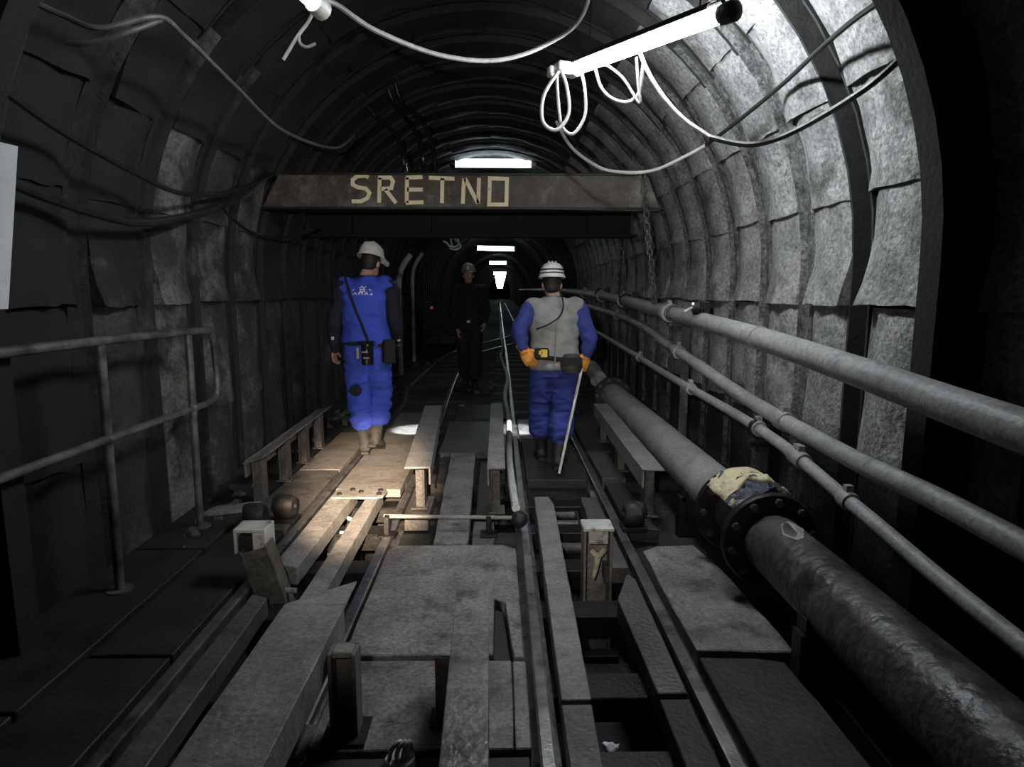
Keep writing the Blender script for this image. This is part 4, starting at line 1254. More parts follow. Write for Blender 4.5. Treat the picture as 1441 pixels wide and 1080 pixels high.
cable('cable', [(0.705, 3.459, 2.661), (0.743, 3.431, 2.548), (0.808, 3.384, 2.416), (0.902, 3.290, 2.266), (1.015, 3.196, 2.153)], 0.011, 'cord', 'grey cord dropping from the slanting tube lamp to the wall cable', 'cord', G)
cable('cable', [(1.015, 3.196, 2.153), (1.18, 3.1, 2.10), (1.34, 3.0, 2.14), (1.44, 2.62, 2.21), (1.5, 2.45, 2.3)], 0.014, 'cable_black', 'lower black cable looping across the bright wall to the near arch', 'cable', G)
cable('cable', [(-0.98, 3.1, 2.46), (-0.91, 3.1, 2.56), (-0.86, 3.1, 2.62), (-0.82, 3.08, 2.67), (-0.75, 3.06, 2.71)], 0.008, 'cable_white', 'thin pale wire hooked below the end of the top-edge lamp', 'wire', G)
cable('cable', [(-0.905, 3.1, 2.565), (-0.90, 3.1, 2.53), (-0.87, 3.1, 2.515), (-0.83, 3.1, 2.53)], 0.007, 'cable_grey', 'small hook-shaped wire end below the top-edge lamp', 'wire', G)
for (P, lab) in (([(-1.05, 6.35, 3.3), (-0.99, 6.4, 3.16), (-0.86, 6.4, 3.01), (-0.77, 6.4, 2.86), (-0.73, 6.4, 2.62), (-0.73, 6.6, 2.3)], 'middle of three glossy black hoses bending down behind the lettered beam'),
                 ([(-0.98, 6.35, 3.35), (-0.92, 6.4, 3.17), (-0.76, 6.4, 3.06), (-0.66, 6.4, 2.87), (-0.62, 6.4, 2.6), (-0.62, 6.6, 2.3)], 'innermost of three glossy black hoses bending down behind the lettered beam'),
                 ([(-1.25, 6.35, 3.15), (-1.17, 6.4, 3.06), (-1.02, 6.4, 2.93), (-0.96, 6.4, 2.83), (-0.91, 6.4, 2.6), (-0.91, 6.6, 2.3)], 'outermost of three glossy black hoses bending down behind the lettered beam')):
    cable('hose', P, 0.022, 'gloss_black', lab, 'hose', 'glossy black hoses')
cable('cable', [(-0.84, 12.0, 3.42), (-0.83, 12.0, 2.9), (-0.84, 12.0, 2.42)], 0.012, 'cable_black', 'thin black cord holding up the tangled pale coil far ahead', 'cord', G)
cable('cable', [(-0.84, 12.0, 2.42), (-0.78, 12.0, 2.36), (-0.76, 12.0, 2.27), (-0.84, 12.0, 2.22), (-0.93, 12.0, 2.24), (-0.98, 12.0, 2.30), (-1.04, 12.0, 2.32)], 0.02, 'cable_white', 'tangled pale cable coil hanging far ahead, near the dark miner', 'cable', G)
cable('cable', [(-0.93, 12.02, 2.2), (-0.80, 12.02, 2.18), (-0.72, 12.02, 2.24), (-0.80, 12.02, 2.34), (-0.87, 12.02, 2.42), (-0.90, 12.02, 2.32), (-0.85, 12.02, 2.2)], 0.02, 'cable_white', 'pale cable loop tied into the far tangled coil', 'cable', G)

# ------------------------------------------------------------------ parked mine car and wall hoses on the far left
mc = empty('mine_car', (-1.45, 17.5, -0.02), 'dark parked mine car beside the bending rails, behind the dark miner', 'mine car')
b = MB().add([(-.45, -.8, .3), (.45, -.8, .3), (.45, .8, .3), (-.45, .8, .3), (-.55, -.95, 1.15), (.55, -.95, 1.15), (.55, .95, 1.15), (-.55, .95, 1.15),
              (-.51, -.9, 1.15), (.51, -.9, 1.15), (.51, .9, 1.15), (-.51, .9, 1.15), (-.42, -.76, .34), (.42, -.76, .34), (.42, .76, .34), (-.42, .76, .34)],
             [[3, 2, 1, 0], [0, 1, 5, 4], [1, 2, 6, 5], [2, 3, 7, 6], [3, 0, 4, 7], [4, 5, 9, 8], [5, 6, 10, 9], [6, 7, 11, 10], [7, 4, 8, 11], [8, 9, 13, 12], [9, 10, 14, 13], [10, 11, 15, 14], [11, 8, 12, 15], [12, 13, 14, 15]])
new('tub', b.mesh('tub', 0.01), 'dark_deck', mc)
new('chassis', MB().box((0, 0, .24), (.7, 1.7, .12)).box((0, -.92, .26), (.2, .12, .16)).mesh('chassis', 0.01), 'black_steel', mc)
for sx in (-1, 1):
    for sy in (-1, 1):
        new('wheel', MB().lathe([(-.03, .03), (-.03, .16), (.0, .18), (.03, .16), (.03, .03)], 16, 'x', (.3 * sx, .45 * sy, .17)).mesh('wheel', smooth=True), 'rail_dark', mc)
new('marker_lamp', MB().ball((-.3, -.96, 1.02), (.04, .02, .04)).mesh('marker_lamp'), 'red_glow', mc)
for i, (x, z0, z1, r, y_, lab) in enumerate(((-1.72, 0.0, 2.05, 0.05, 11.0, 'dull upright pipe against the dark wall, nearest of the far pair'), (-1.78, 0.0, 2.2, 0.04, 13.2, 'dull upright pipe against the dark wall, farther of the far pair'))):
    root = empty('standpipe', (x, y_, -0.02), lab, 'pipe', 'far upright pipes')
    new('pipe_run', MB().tube(smoothline([(0, 0, 0), (0, 0, z1 * 0.6), (0.03, 0, z1 * 0.85), (0.2, 0.1, z1)], 6), r, 12).mesh('pipe_run', smooth=True), 'pipe', root)
    new('coupling', MB().lathe([(-.05, r), (-.05, r * 1.4), (.05, r * 1.4), (.05, r)], 12, 'z', (0, 0, 1.0)).mesh('coupling', smooth=True), 'rail', root)


# ------------------------------------------------------------------ people
def finish(b, voxel, smooth=2, wr=None):
    """join overlapping lofts of one garment or body into one continuous smooth skin"""
    me = b.mesh('tmp')
    o = bpy.data.objects.new('tmp', me)
    COL.objects.link(o)
    md = o.modifiers.new('r', 'REMESH')
    md.mode = 'VOXEL'
    md.voxel_size = voxel
    dg = bpy.context.evaluated_depsgraph_get()
    me2 = bpy.data.meshes.new_from_object(o.evaluated_get(dg))
    bpy.data.objects.remove(o)
    bm = bmesh.new()
    bm.from_mesh(me2)
    for _ in range(smooth):
        bmesh.ops.smooth_vert(bm, verts=bm.verts, factor=0.5, use_axis_x=True, use_axis_y=True, use_axis_z=True)
    if wr:
        bm.normal_update()
        for v in bm.verts:
            v.co += v.normal * wr(v.co)
    bm.to_mesh(me2)
    bm.free()
    me2.polygons.foreach_set('use_smooth', [True] * len(me2.polygons))
    return me2


def folds(amp, sx, sz, seed):
    def f(p):
        q = Vector((p.x * sx, p.y * sx, p.z * sz + seed))
        n = mnoise.noise(q) + 0.5 * mnoise.noise(q * 2.1 + Vector((3, 1, 7)))
        return amp * (1 - 2 * abs(n)) * 0.8
    return f


def limb(b, pts, rad, n=14, flat=1.0):
    P = smoothline(pts, 5)
    rr = []
    m_ = len(pts) - 1
    for i in range(len(P)):
        t = i / (len(P) - 1) * m_
        k = min(int(t), m_ - 1)
        rr.append(rad[k] + (rad[k + 1] - rad[k]) * (t - k))
    b.tube(P, rr, n, True, flat)
    b.ball(P[0], (rr[0],) * 3)
    b.ball(P[-1], (rr[-1],) * 3)


def hand(b, wrist, d, nrm, thumb, curl=0.9, k=1.0):
    """palm, four unequal fingers bent at the knuckles, thumb from the side of the palm"""
    w_ = Vector(wrist)
    d, nrm, th = Vector(d).normalized(), Vector(nrm).normalized(), Vector(thumb).normalized()
    mtx = Matrix((th, d, nrm)).transposed()
    b.ball(w_ + d * 0.05 * k, (0.041 * k, 0.054 * k, 0.018 * k), mtx)
    b.tube([w_ - d * 0.03 * k, w_ + d * 0.03 * k], [0.027 * k, 0.028 * k], 10)
    for i, (off, ln) in enumerate(((0.031, 0.072), (0.0105, 0.082), (-0.0105, 0.076), (-0.031, 0.06))):
        p = w_ + d * (0.088 - 0.006 * abs(i - 1)) * k + th * off * k
        P = [p - d * 0.03 * k, p]
        a = 0.25 * curl
        for sl in (0.45, 0.32, 0.23):
            p = p + (d * math.cos(a) + nrm * math.sin(a)) * ln * sl * k
            P.append(p)
            a += 0.75 * curl
        b.tube(P, [0.0095 * k, 0.0098 * k, 0.009 * k, 0.0082 * k, 0.0066 * k], 8)
    p = w_ + d * 0.025 * k + th * 0.028 * k
    P = [p]
    dirs = ((0.75, 0.65, 0.25), (0.35, 0.9, 0.35), (0.1, 0.85, 0.55))
    for (a1, a2, a3), sl in zip(dirs, (0.035, 0.032, 0.026)):
        p = p + (th * a1 + d * a2 + nrm * a3).normalized() * sl * k
        P.append(p)
    b.tube(P, [0.013 * k, 0.0125 * k, 0.0105 * k, 0.008 * k], 8)


def helmet(parent, c, rotm, m, band=False, lamp=None):
    V, F = [], []
    n = 28
    rowsh = [(0.0, 1.0), (0.35, 0.97), (0.62, 0.86), (0.83, 0.66), (0.95, 0.40), (1.0, 0.12)]
    b = MB()
    rows = []
    rows.append((-0.004, 1.12, 0.028))       # brim edge
    rows.append((0.006, 1.11, 0.028))
    rows.append((0.016, 1.03, 0.01))
    for (h, r) in rowsh[1:]:
        rows.append((0.016 + h * 0.105, r, 0.0))
    inner = [(0.016 + h * 0.097, r * 0.93, 0.0) for (h, r) in rowsh[::-1][:-1]] + [(-0.004, 0.95, 0.0)]
    for (z, r, fr) in rows + inner:
        for k in range(n):
            a = 2 * math.pi * k / n
            x = 0.108 * r * math.cos(a)
            y_ = 0.135 * r * math.sin(a)
            if fr:
                y_ += fr * max(0, math.sin(a)) ** 2
            V.append(Vector((x, y_, z)))
    mrow = len(rows) + len(inner)
    for i in range(mrow):
        j = (i + 1) % mrow
        if i == len(rows) - 1:
            continue
        for k in range(n):
            F.append([i * n + k, i * n + (k + 1) % n, j * n + (k + 1) % n, j * n + k])
    i = len(rows) - 1
    F.append([i * n + k for k in range(n)])
    F.append([(i + 1) * n + k for k in range(n)][::-1])
    b.add(V, F)
    me = b.mesh('helmet', smooth=True)
    o = new('helmet', me, m, parent, loc=c)
    o.rotation_euler = rotm.to_euler()
    rg = MB()
    for x in (-0.03, 0.0, 0.03):
        rg.tube([(x, -0.115, 0.065), (x, -0.09, 0.098), (x, -0.04, 0.122), (x, 0.03, 0.123), (x, 0.09, 0.098), (x, 0.118, 0.06)], 0.006, 6)
    new('crown_ridge', rg.mesh('crown_ridge', smooth=True), m, o)
    b2 = MB()
    for zz in ((0.03,) if not band else (0.03, 0.056)):
        pts = [(0.11 * math.cos(a) * (1 - zz * 0.7), 0.137 * math.sin(a) * (1 - zz * 0.7), zz) for a in [2 * math.pi * k / 24 for k in range(25)]]
        b2.tube(pts, 0.0055 if band else 0.003, 6)
    new('band', b2.mesh('band', smooth=True), 'black_cloth' if band else m, o)
    if lamp:
        lb = MB().tube([Vector(lamp) + Vector((0, -0.03, 0)), Vector(lamp) + Vector((0, 0.03, 0))], 0.028, 12)
        l_ = new('cap_lamp', lb.mesh('cap_lamp', smooth=True), 'cable_white', o)
        new('lens', MB().tube([Vector(lamp) + Vector((0, 0.03, 0)), Vector(lamp) + Vector((0, 0.034, 0))], 0.023, 12).mesh('lens'), 'cap_glow', l_) if False else None
    return o


def person(label, loc, J, mats, extras, rz=0.0, helmet_m='helmet', band=False, lamp=None, glove=None, seed=1.0, vest=True, group='miners'):
    k = J.get('k', 1.0)
    V3 = lambda n: Vector(J[n])
    b = MB()
    hips, chest, neck, head = V3('pelvis'), V3('chest'), V3('neck'), V3('head')
    # torso
    sp = lambda t: hips.lerp(chest, t)
    b.stack([(*(hips - Vector((0, 0, 0.1)))[:], 0.13 * k, 0.09 * k), (*hips[:], 0.155 * k, 0.105 * k), (*sp(0.35)[:], 0.135 * k, 0.095 * k), (*sp(0.75)[:], 0.155 * k, 0.105 * k), (*chest[:], 0.165 * k, 0.11 * k), (*(chest.lerp(neck, 0.55))[:], 0.14 * k, 0.085 * k), (*(chest.lerp(neck, 0.9))[:], 0.07 * k, 0.06 * k)], 18)
    b.tube([chest.lerp(neck, 0.5), neck, neck.lerp(head, 0.7)], [0.075 * k, 0.058 * k, 0.055 * k], 14)
    for s in 'LR':
        limb(b, [V3('sh' + s), V3('el' + s), V3('wr' + s)], [0.052 * k, 0.04 * k, 0.027 * k])
        limb(b, [V3('hip' + s), V3('kn' + s), V3('an' + s)], [0.078 * k, 0.052 * k, 0.036 * k])
        a_ = V3('an' + s)
        fd = Vector(J.get('ft' + s, (0, 1, 0))).normalized()
        b.tube([a_ + Vector((0, 0, -0.03)) - fd * 0.05, a_ + Vector((0, 0, -0.045)) + fd * 0.05, a_ + Vector((0, 0, -0.06)) + fd * 0.15], [0.035 * k, 0.038 * k, 0.026 * k], 12)
        if not glove:
            hd, hn, ht = J['hand' + s]
            hand(b, V3('wr' + s), hd, hn, ht, J.get('curl', 0.9), k)
    # head: skull, jaw, nose, ears, brow and lips
    hr_ = J['head_rot']
    def H(x, y_, z):
        return head + hr_ @ (Vector((x, y_, z)) * k)
    b.ball(H(0, -0.005, 0.025), (0.076 * k, 0.096 * k, 0.098 * k), hr_, 20, 14)
    b.ball(H(0, 0.025, -0.055), (0.058 * k, 0.068 * k, 0.066 * k), hr_, 18, 12)
    b.ball(H(0, 0.055, -0.09), (0.028 * k, 0.024 * k, 0.022 * k), hr_)
    b.tube([H(0, 0.085, 0.015), H(0, 0.104, -0.02), H(0, 0.108, -0.035), H(0, 0.09, -0.04)], [0.008 * k, 0.012 * k, 0.015 * k, 0.012 * k], 10)
    b.ball(H(0, 0.08, 0.03), (0.05 * k, 0.014 * k, 0.01 * k), hr_)
    b.ball(H(0, 0.086, -0.065), (0.024 * k, 0.01 * k, 0.006 * k), hr_)
    b.ball(H(0, 0.084, -0.075), (0.022 * k, 0.01 * k, 0.006 * k), hr_)
    for s in (-1, 1):
        b.ball(H(0.076 * s, -0.008, -0.01), (0.012 * k, 0.02 * k, 0.032 * k), hr_)
    body = new('person', finish(b, 0.0068, 1), 'skin', loc=loc, rz=rz)
    tag(body, label, 'person', group)
    for s in (-1, 1):
        new('eye', MB().ball(H(0.031 * s, 0.078, 0.006), (0.012 * k, 0.012 * k, 0.012 * k)).mesh('eye', smooth=True), 'eye', body)
    b = MB()
    b.ball(H(0, -0.014, 0.03), (0.082 * k, 0.098 * k, 0.1 * k), hr_, 20, 14)
    b.ball(H(0, -0.05, -0.03), (0.066 * k, 0.056 * k, 0.055 * k), hr_, 16, 12)
    new('hair', finish(b, 0.009, 1), 'hair', body)
    # trousers
    b = MB()
    b.stack([(*(hips - Vector((0, 0, 0.12)))[:], 0.165 * k, 0.12 * k), (*(hips - Vector((0, 0.0, 0.03)))[:], 0.18 * k, 0.135 * k), (*(hips + Vector((0, 0, 0.06)))[:], 0.172 * k, 0.125 * k), (*(hips + Vector((0, 0, 0.12)))[:], 0.165 * k, 0.12 * k)], 20)
    for s in 'LR':
        hem = V3('kn' + s).lerp(V3('an' + s), J.get('hem', 0.52))
        tmid = V3('hip' + s).lerp(V3('kn' + s), 0.55)
        limb(b, [V3('hip' + s), tmid, V3('kn' + s), hem], [0.108 * k, 0.103 * k, 0.093 * k, 0.094 * k], 18)
    wr = folds(0.021 * k, 5.0, 13.0, seed)
    def wr_t(p):
        low = max(0.0, min(1.0, (J['pelvis'][2] - p.z) / 0.55))
        return wr(p) * (0.35 + 0.9 * low)
    new('trousers', finish(b, 0.0095, 2, wr_t), mats['trousers'], body)
    # boots
    for s in 'LR':
        a_ = V3('an' + s)
        kn = V3('kn' + s)
        fd = Vector(J.get('ft' + s, (0, 1, 0))).normalized()
        upf = Vector((0, 0, 1))
        topb = kn.lerp(a_, 0.36)
        b = MB()
        b.tube([topb, kn.lerp(a_, 0.7), a_ + Vector((0, 0, 0.0))], [0.066 * k, 0.058 * k, 0.055 * k], 16)
        b.ball(a_ - Vector((0, 0, 0.03)) - fd * 0.02, (0.052 * k,) * 3)
        b.tube([a_ + Vector((0, 0, -0.035)) - fd * 0.055, a_ + Vector((0, 0, -0.035)) + fd * 0.04, a_ + Vector((0, 0, -0.052)) + fd * 0.13, a_ + Vector((0, 0, -0.06)) + fd * 0.19], [0.046 * k, 0.052 * k, 0.045 * k, 0.026 * k], 14)
        me = finish(b, 0.008, 2)
        bo = new('boot', me, mats.get('boot', 'boot'), body)
        side = Vector((fd.y, -fd.x, 0)).normalized()
        sl = MB()
        n_up = side.cross(fd).normalized()
        pts = []
        for (t_, wd) in ((-0.075, 0.034), (-0.03, 0.044), (0.05, 0.04), (0.13, 0.05), (0.19, 0.036), (0.215, 0.015)):
            pts.append((t_, wd))
        low = a_ - n_up * 0.09
        poly = [low + fd * t_ * k + side * wd * k for t_, wd in pts] + [low + fd * t_ * k - side * wd * k for t_, wd in pts[::-1]]
        up2 = [p + n_up * 0.028 for p in poly]
        m_ = len(poly)
        sl.add(poly + up2, [list(range(m_))[::-1], list(range(m_, 2 * m_))] + [[i, (i + 1) % m_, m_ + (i + 1) % m_, m_ + i] for i in range(m_)])
        new('sole', sl.mesh('sole', 0.004), 'rubber', bo)
    # sleeves and jacket body
    b = MB()
    b.stack([(*(hips + Vector((0, 0, -0.02)))[:], 0.188 * k, 0.14 * k), (*sp(0.3)[:], 0.176 * k, 0.132 * k), (*sp(0.7)[:], 0.19 * k, 0.14 * k), (*chest[:], 0.2 * k, 0.143 * k), (*chest.lerp(neck, 0.45)[:], 0.19 * k, 0.115 * k), (*chest.lerp(neck, 0.8)[:], 0.115 * k, 0.085 * k), (*chest.lerp(neck, 1.02)[:], 0.072 * k, 0.07 * k)], 22)
    for s in 'LR':
        e, w_ = V3('el' + s), V3('wr' + s)
        limb(b, [chest.lerp(V3('sh' + s), 0.55), V3('sh' + s), V3('sh' + s).lerp(e, 0.5), e, e.lerp(w_, 0.55), w_.lerp(e, 0.06)], [0.075 * k, 0.083 * k, 0.076 * k, 0.069 * k, 0.06 * k, 0.046 * k], 16)
    wr2 = folds(0.013 * k, 7, 11, seed + 5)
    wr3 = lambda p: wr2(p) * max(0.0, min(1.0, (abs(p.x) - 0.17 * k) / 0.06)) - 0.004
    new('jacket', finish(b, 0.0095, 2, wr3), mats['jacket'], body)
    if vest:
        b = MB()
        vh = J.get('vest_hem', -0.02)
        b.stack([(*(hips + Vector((0, 0, vh)))[:], 0.207 * k, 0.158 * k), (*(hips + Vector((0, 0, vh + 0.04)))[:], 0.21 * k, 0.158 * k), (*sp(0.32)[:], 0.193 * k, 0.147 * k), (*sp(0.7)[:], 0.205 * k, 0.155 * k), (*chest[:], 0.213 * k, 0.158 * k), (*chest.lerp(neck, 0.4)[:], 0.205 * k, 0.132 * k), (*chest.lerp(neck, 0.72)[:], 0.15 * k, 0.105 * k), (*chest.lerp(neck, 0.93)[:], 0.088 * k, 0.085 * k)], 24)
        for s in 'LR':
            limb(b, [chest.lerp(V3('sh' + s), 0.4) + Vector((0, 0, 0.01)), chest.lerp(V3('sh' + s), 0.92) + Vector((0, 0, 0.012))], [0.085 * k, 0.084 * k], 14)
        new('vest', finish(b, 0.0095, 2, folds(0.015 * k, 4.5, 9, seed + 9)), mats['vest'], body)
    if glove:
        for s in 'LR':
            b = MB()
            hd, hn, ht = J['hand' + s]
            hand(b, V3('wr' + s), hd, hn, ht, J.get('curl', 0.9), k * 1.36)
            w_ = V3('wr' + s)
            b.tube([w_ - Vector(hd).normalized() * 0.05, w_ + Vector(hd).normalized() * 0.03], [0.046 * k, 0.04 * k], 14)
            new('glove', finish(b, 0.0048, 1), glove, body)
    hm = helmet(body, H(0, -0.008, 0.055), hr_, helmet_m, band, lamp)
    hm.scale = (0.95 * k, 0.95 * k, 1.06 * k)
    extras(body, J, k, H)
    return body


# --- the miner in the blue vest, seen from behind, head bowed
J1 = dict(pelvis=(0.0, 0.0, 0.96), chest=(0.0, 0.04, 1.36), neck=(0.0, 0.09, 1.545), head=(0.03, 0.15, 1.645),
          shL=(-0.185, 0.04, 1.45), elL=(-0.265, -0.01, 1.15), wrL=(-0.30, 0.08, 0.90), shR=(0.185, 0.04, 1.45), elR=(0.25, -0.02, 1.17), wrR=(0.24, 0.17, 0.97),
          hipL=(-0.092, 0.0, 0.90), knL=(-0.085, 0.03, 0.50), anL=(-0.03, -0.05, 0.09), hipR=(0.092, 0.0, 0.90), knR=(0.095, 0.07, 0.51), anR=(0.055, -0.04, 0.135),
          ftL=(-0.12, 1, 0), ftR=(0.15, 1, -0.28), handL=((-0.1, 0.25, -1), (0.75, 0.5, 0.1), (0.25, 0.9, 0.1)), handR=((-0.2, 0.9, -0.2), (-0.3, -0.2, -1), (-1, 0, 0.2)),
          head_rot=Matrix.Rotation(math.radians(-18), 3, 'Z') @ Matrix.Rotation(math.radians(-15), 3, 'X'), hem=0.5)


def extras1(body, J, k, H):
    # belt, rescuer pouch, battery, shoulder strap and worn emblem
    c = Vector((0, 0.005, 0.965))
    pts = [(c.x + 0.214 * math.cos(a), c.y + 0.162 * math.sin(a), c.z + 0.01 * math.sin(3 * a)) for a in [2 * math.pi * q / 28 for q in range(29)]]
    b = MB()
    for i in range(28):
        pass
    b.tube(pts, 0.011, 8, False, 2.0, up=(0, 0, 1))
    new('belt', b.mesh('belt', smooth=True), 'black_cloth', body)
    b = MB().tube([(0.045, -0.2, 0.80), (0.045, -0.2, 0.985)], 0.062, 14, True, 0.8)
    b.box((0.045, -0.205, 0.985), (0.13, 0.11, 0.03))
    pch = new('rescuer_pouch', b.mesh('rescuer_pouch', 0.004, True), 'gloss_black', body)
    pch2 = MB().box((-0.02, -0.265, 0.90), (0.02, 0.012, 0.09)).box((0.04, -0.268, 0.91), (0.05, 0.01, 0.015)).box((0.05, -0.268, 0.86), (0.05, 0.01, 0.012))
    new('label_strip', pch2.mesh('label_strip', 0.002), 'cable_grey', pch)
    new('battery_box', MB().box((0.2, -0.09, 0.9), (0.1, 0.12, 0.2), Matrix.Rotation(0.5, 3, 'Z')).mesh('battery_box', 0.012), 'black_cloth', body)
    new('buckle', MB().box((0.285, -0.02, 0.99), (0.02, 0.06, 0.016)).box((-0.275, -0.06, 1.01), (0.02, 0.03, 0.03)).mesh('buckle', 0.003), 'pale_steel', body)
    v = [o for o in body.children if o.name.startswith('vest')][0]
    # worn white print on the back: a small crest over a row of illegible marks
    marks = [[(-3, 3), (-1, 5), (1, 3), (3, 5)], [(-2, 2), (2, 2), (2, 0), (-2, 0), (-2, 2)], [(-10, 1), (-8, 2)], [(-9, -3), (-7, -1), (-5, -3)], [(-3, -3), (-3, -1), (0, -1), (0, -3)], [(2, -3), (4, -1), (5, -3)], [(7, -3), (9, -3), (9, -2), (7, -3)], [(6, 2), (8, 1)]]
    conv = lambda a, c_: (0.0 + a * 0.0088, -0.0, 1.405 + c_ * 0.0088)
    b = stroke_mesh(marks, conv, 0.0042, 0.004)
    import mathutils
    from mathutils.bvhtree import BVHTree
    me = v.data
    tree = BVHTree.FromPolygons([p.co for p in me.vertices], [list(p.vertices) for p in me.polygons])
    for q in b.v:
        hit = tree.ray_cast(Vector((q.x, -1, q.z)), Vector((0, 1, 0)))
        if hit[0] is not None:
            q.y = hit[0].y + q.y * 1.0 - 0.0015
    new('back_print', b.mesh('back_print'), 'sheet', v)
    P = []
    for t in range(22):
        f = t / 21
        x, z = -0.165 + 0.21 * f, 1.53 - 0.53 * f
        hit = tree.ray_cast(Vector((x, -1, z)), Vector((0, 1, 0)))
        if hit[0] is not None:
            P.append((x, hit[0].y - 0.004, z))
    P.append((0.045, -0.20, 0.985))
    new('shoulder_strap', MB().tube(smoothline(P, 2), 0.012, 8, True, 0.6, up=(0, 1, 0.2)).mesh('shoulder_strap', smooth=True), 'black_cloth', body)
    kp = MB()
    new('knee_patch', MB().ball((-0.088, -0.085, 0.56), (0.055, 0.022, 0.05)).mesh('knee_patch', smooth=True), 'navy', body)
    hm = [o for o in body.children if o.name.startswith('helmet')][0]
    l_ = new('cap_lamp', MB().tube([(0.105, 0.05, -0.02), (0.11, 0.11, -0.03)], 0.024, 12).mesh('cap_lamp', smooth=True), 'cable_white', hm)
    new('lens', MB().tube([(0.11, 0.11, -0.03), (0.1105, 0.114, -0.031)], 0.02, 12).mesh('lens'), 'cap_glow', l_)


miner1 = person('miner from behind in a bright blue vest over black sleeves, blue trousers and rubber boots', (-1.155, 5.55, 0.012), J1, dict(trousers='blue', jacket='navy', vest='blue'), extras1, seed=2.0)

# --- the shorter miner in the grey vest with orange gloves and a stick
J2 = dict(k=0.95, pelvis=(0.0, 0.0, 0.87), chest=(0.0, 0.03, 1.21), neck=(-0.01, 0.06, 1.385), head=(-0.02, 0.085, 1.475),
          shL=(-0.178, 0.03, 1.285), elL=(-0.285, -0.08, 1.13), wrL=(-0.255, -0.10, 0.975), shR=(0.178, 0.03, 1.285), elR=(0.275, -0.02, 1.04), wrR=(0.25, -0.03, 0.925),
          hipL=(-0.088, 0.0, 0.82), knL=(-0.10, 0.16, 0.47), anL=(-0.085, 0.22, 0.09), hipR=(0.088, 0.0, 0.82), knR=(0.075, 0.04, 0.46), anR=(0.03, -0.06, 0.09),
          ftL=(-0.1, 1, 0), ftR=(0.1, 1, 0), handL=((0.45, -0.05, -0.8), (0.35, 0.9, 0.1), (0.8, -0.2, 0.45)), handR=((-0.3, 0.1, -0.9), (-0.2, 0.9, 0.1), (-0.8, -0.2, 0.3)),
          head_rot=Matrix.Rotation(math.radians(-4), 3, 'X'), hem=0.5, curl=1.25, vest_hem=-0.06)


def extras2(body, J, k, H):
    c = Vector((0, 0.0, 0.9))
    pts = [(c.x + 0.208 * math.cos(a), c.y + 0.16 * math.sin(a), c.z + 0.012 * math.sin(2 * a)) for a in [2 * math.pi * q / 28 for q in range(29)]]
    new('belt', MB().tube(pts, 0.009, 8, False, 2.0, up=(0, 0, 1)).mesh('belt', smooth=True), 'black_cloth', body)
    b = MB()
    b.tube([(0.115, -0.185, 0.80), (0.115, -0.19, 0.84), (0.115, -0.18, 0.9), (0.115, -0.165, 0.93)], [0.07, 0.085, 0.085, 0.06], 14, True, 0.65, up=(0, 1, 0))
    pch = new('belt_pouch', b.mesh('belt_pouch', smooth=True), 'boot', body)
    new('pouch_flap', MB().box((0.115, -0.235, 0.885), (0.13, 0.012, 0.07)).mesh('pouch_flap', 0.005), 'black_cloth', pch)
    b = MB().box((-0.115, -0.19, 0.945), (0.11, 0.07, 0.085))
    gd = new('gas_detector', b.mesh('gas_detector', 0.01), 'black_cloth', body)
    new('yellow_face', MB().box((-0.1, -0.228, 0.95), (0.05, 0.008, 0.06)).box((-0.125, -0.228, 0.955), (0.03, 0.008, 0.03)).mesh('yellow_face', 0.003), 'yellow', gd)
    P = [H(0.0, -0.13, 0.03), (0.035, -0.1, 1.40), (0.05, -0.148, 1.31), (0.02, -0.172, 1.23), (-0.06, -0.175, 1.17), (-0.16, -0.16, 1.13)]
    new('lamp_cord', MB().tube(smoothline(P, 6), 0.006, 7).mesh('lamp_cord', smooth=True), 'black_cloth', body)
    v = [o for o in body.children if o.name.startswith('vest')][0]
    b = MB().tube(smoothline([(0.0, -0.168, 1.2), (-0.005, -0.165, 1.05), (-0.01, -0.172, 0.9), (-0.02, -0.175, 0.84)], 6), 0.004, 6)
    new('back_seam', b.mesh('back_seam', smooth=True), 'grey_cloth', v)


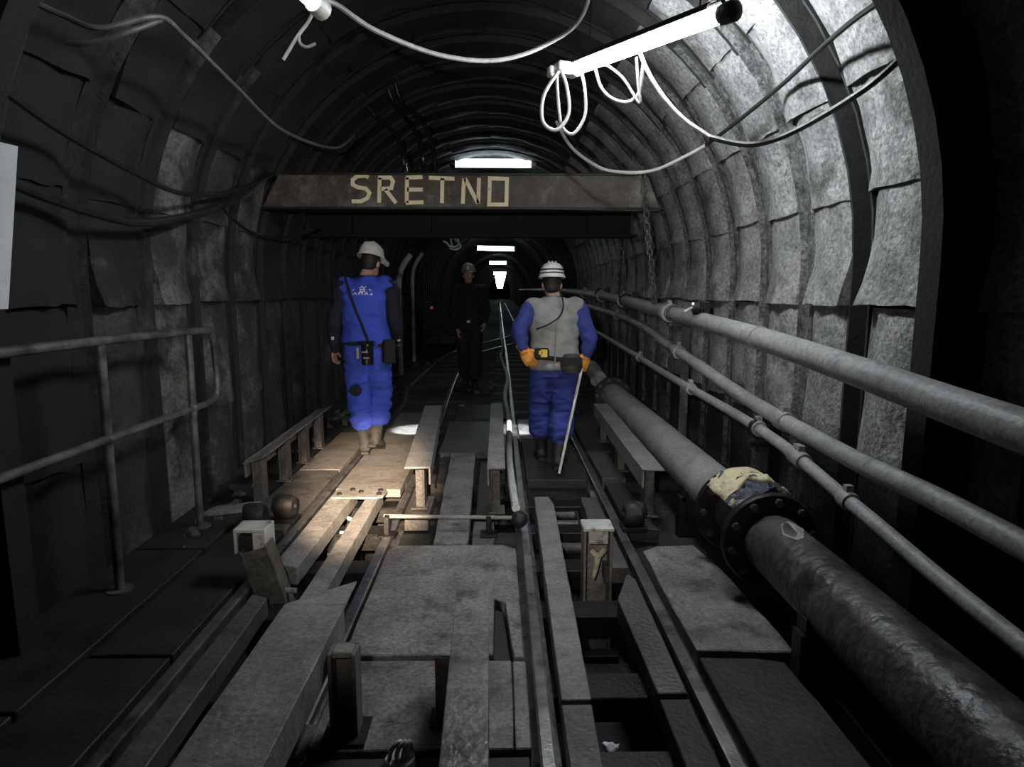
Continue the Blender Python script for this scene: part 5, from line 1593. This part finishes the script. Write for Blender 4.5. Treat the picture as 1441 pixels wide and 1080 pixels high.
miner2 = person('miner from behind in a grey vest and orange gloves, walking beside the big pipe', (0.435, 5.08, 0.0), J2, dict(trousers='blue_mid', jacket='blue_dull', vest='grey_cloth', boot='rubber'), extras2, band=True, glove='glove', seed=6.0)
b = MB().tube([(0.675, 5.09, 0.90), (0.455, 4.80, 0.02)], [0.012, 0.011], 10)
wk = new('walking_stick', b.mesh('walking_stick', smooth=True), 'stick')
tag(wk, 'thin pale stick held in the orange glove, its tip on the dark plate', 'stick')

# --- the miner in dark clothes, coming the other way
J3 = dict(pelvis=(0.0, 0.0, 0.95), chest=(0.0, 0.02, 1.36), neck=(0.0, 0.04, 1.545), head=(0.0, 0.07, 1.655),
          shL=(-0.185, 0.02, 1.45), elL=(-0.26, -0.03, 1.16), wrL=(-0.24, 0.12, 0.95), shR=(0.185, 0.02, 1.45), elR=(0.25, 0.02, 1.15), wrR=(0.16, 0.2, 0.86),
          hipL=(-0.092, 0.0, 0.89), knL=(-0.09, 0.08, 0.50), anL=(-0.08, 0.10, 0.09), hipR=(0.092, 0.0, 0.89), knR=(0.075, 0.0, 0.49), anR=(0.06, -0.14, 0.09),
          ftL=(-0.1, 1, 0), ftR=(0.1, 1, 0), handL=((0.1, 0.4, -0.9), (0.7, -0.2, 0), (0.2, 0.8, 0.3)), handR=((-0.05, 0.35, -0.9), (-0.7, -0.2, 0), (-0.2, 0.8, 0.3)),
          head_rot=Matrix.Rotation(math.radians(-6), 3, 'X'), hem=0.75)


def extras3(body, J, k, H):
    pts = [(0.208 * math.cos(a), 0.158 * math.sin(a), 0.97) for a in [2 * math.pi * q / 24 for q in range(25)]]
    new('belt', MB().tube(pts, 0.011, 8, False, 2.0, up=(0, 0, 1)).mesh('belt', smooth=True), 'black_cloth', body)
    new('buckle', MB().box((0.0, 0.165, 0.97), (0.05, 0.012, 0.04)).mesh('buckle', 0.003), 'pale_steel', body)


miner3 = person('dark-clothed miner facing the camera with a dull helmet, in the middle distance', (-0.47, 9.75, 0.0), J3, dict(trousers='black_cloth', jacket='black_cloth', vest='black_cloth', boot='rubber'), extras3, rz=math.pi, helmet_m='helmet_dull', lamp=(0, 0.12, 0.06), seed=11.0, vest=False)
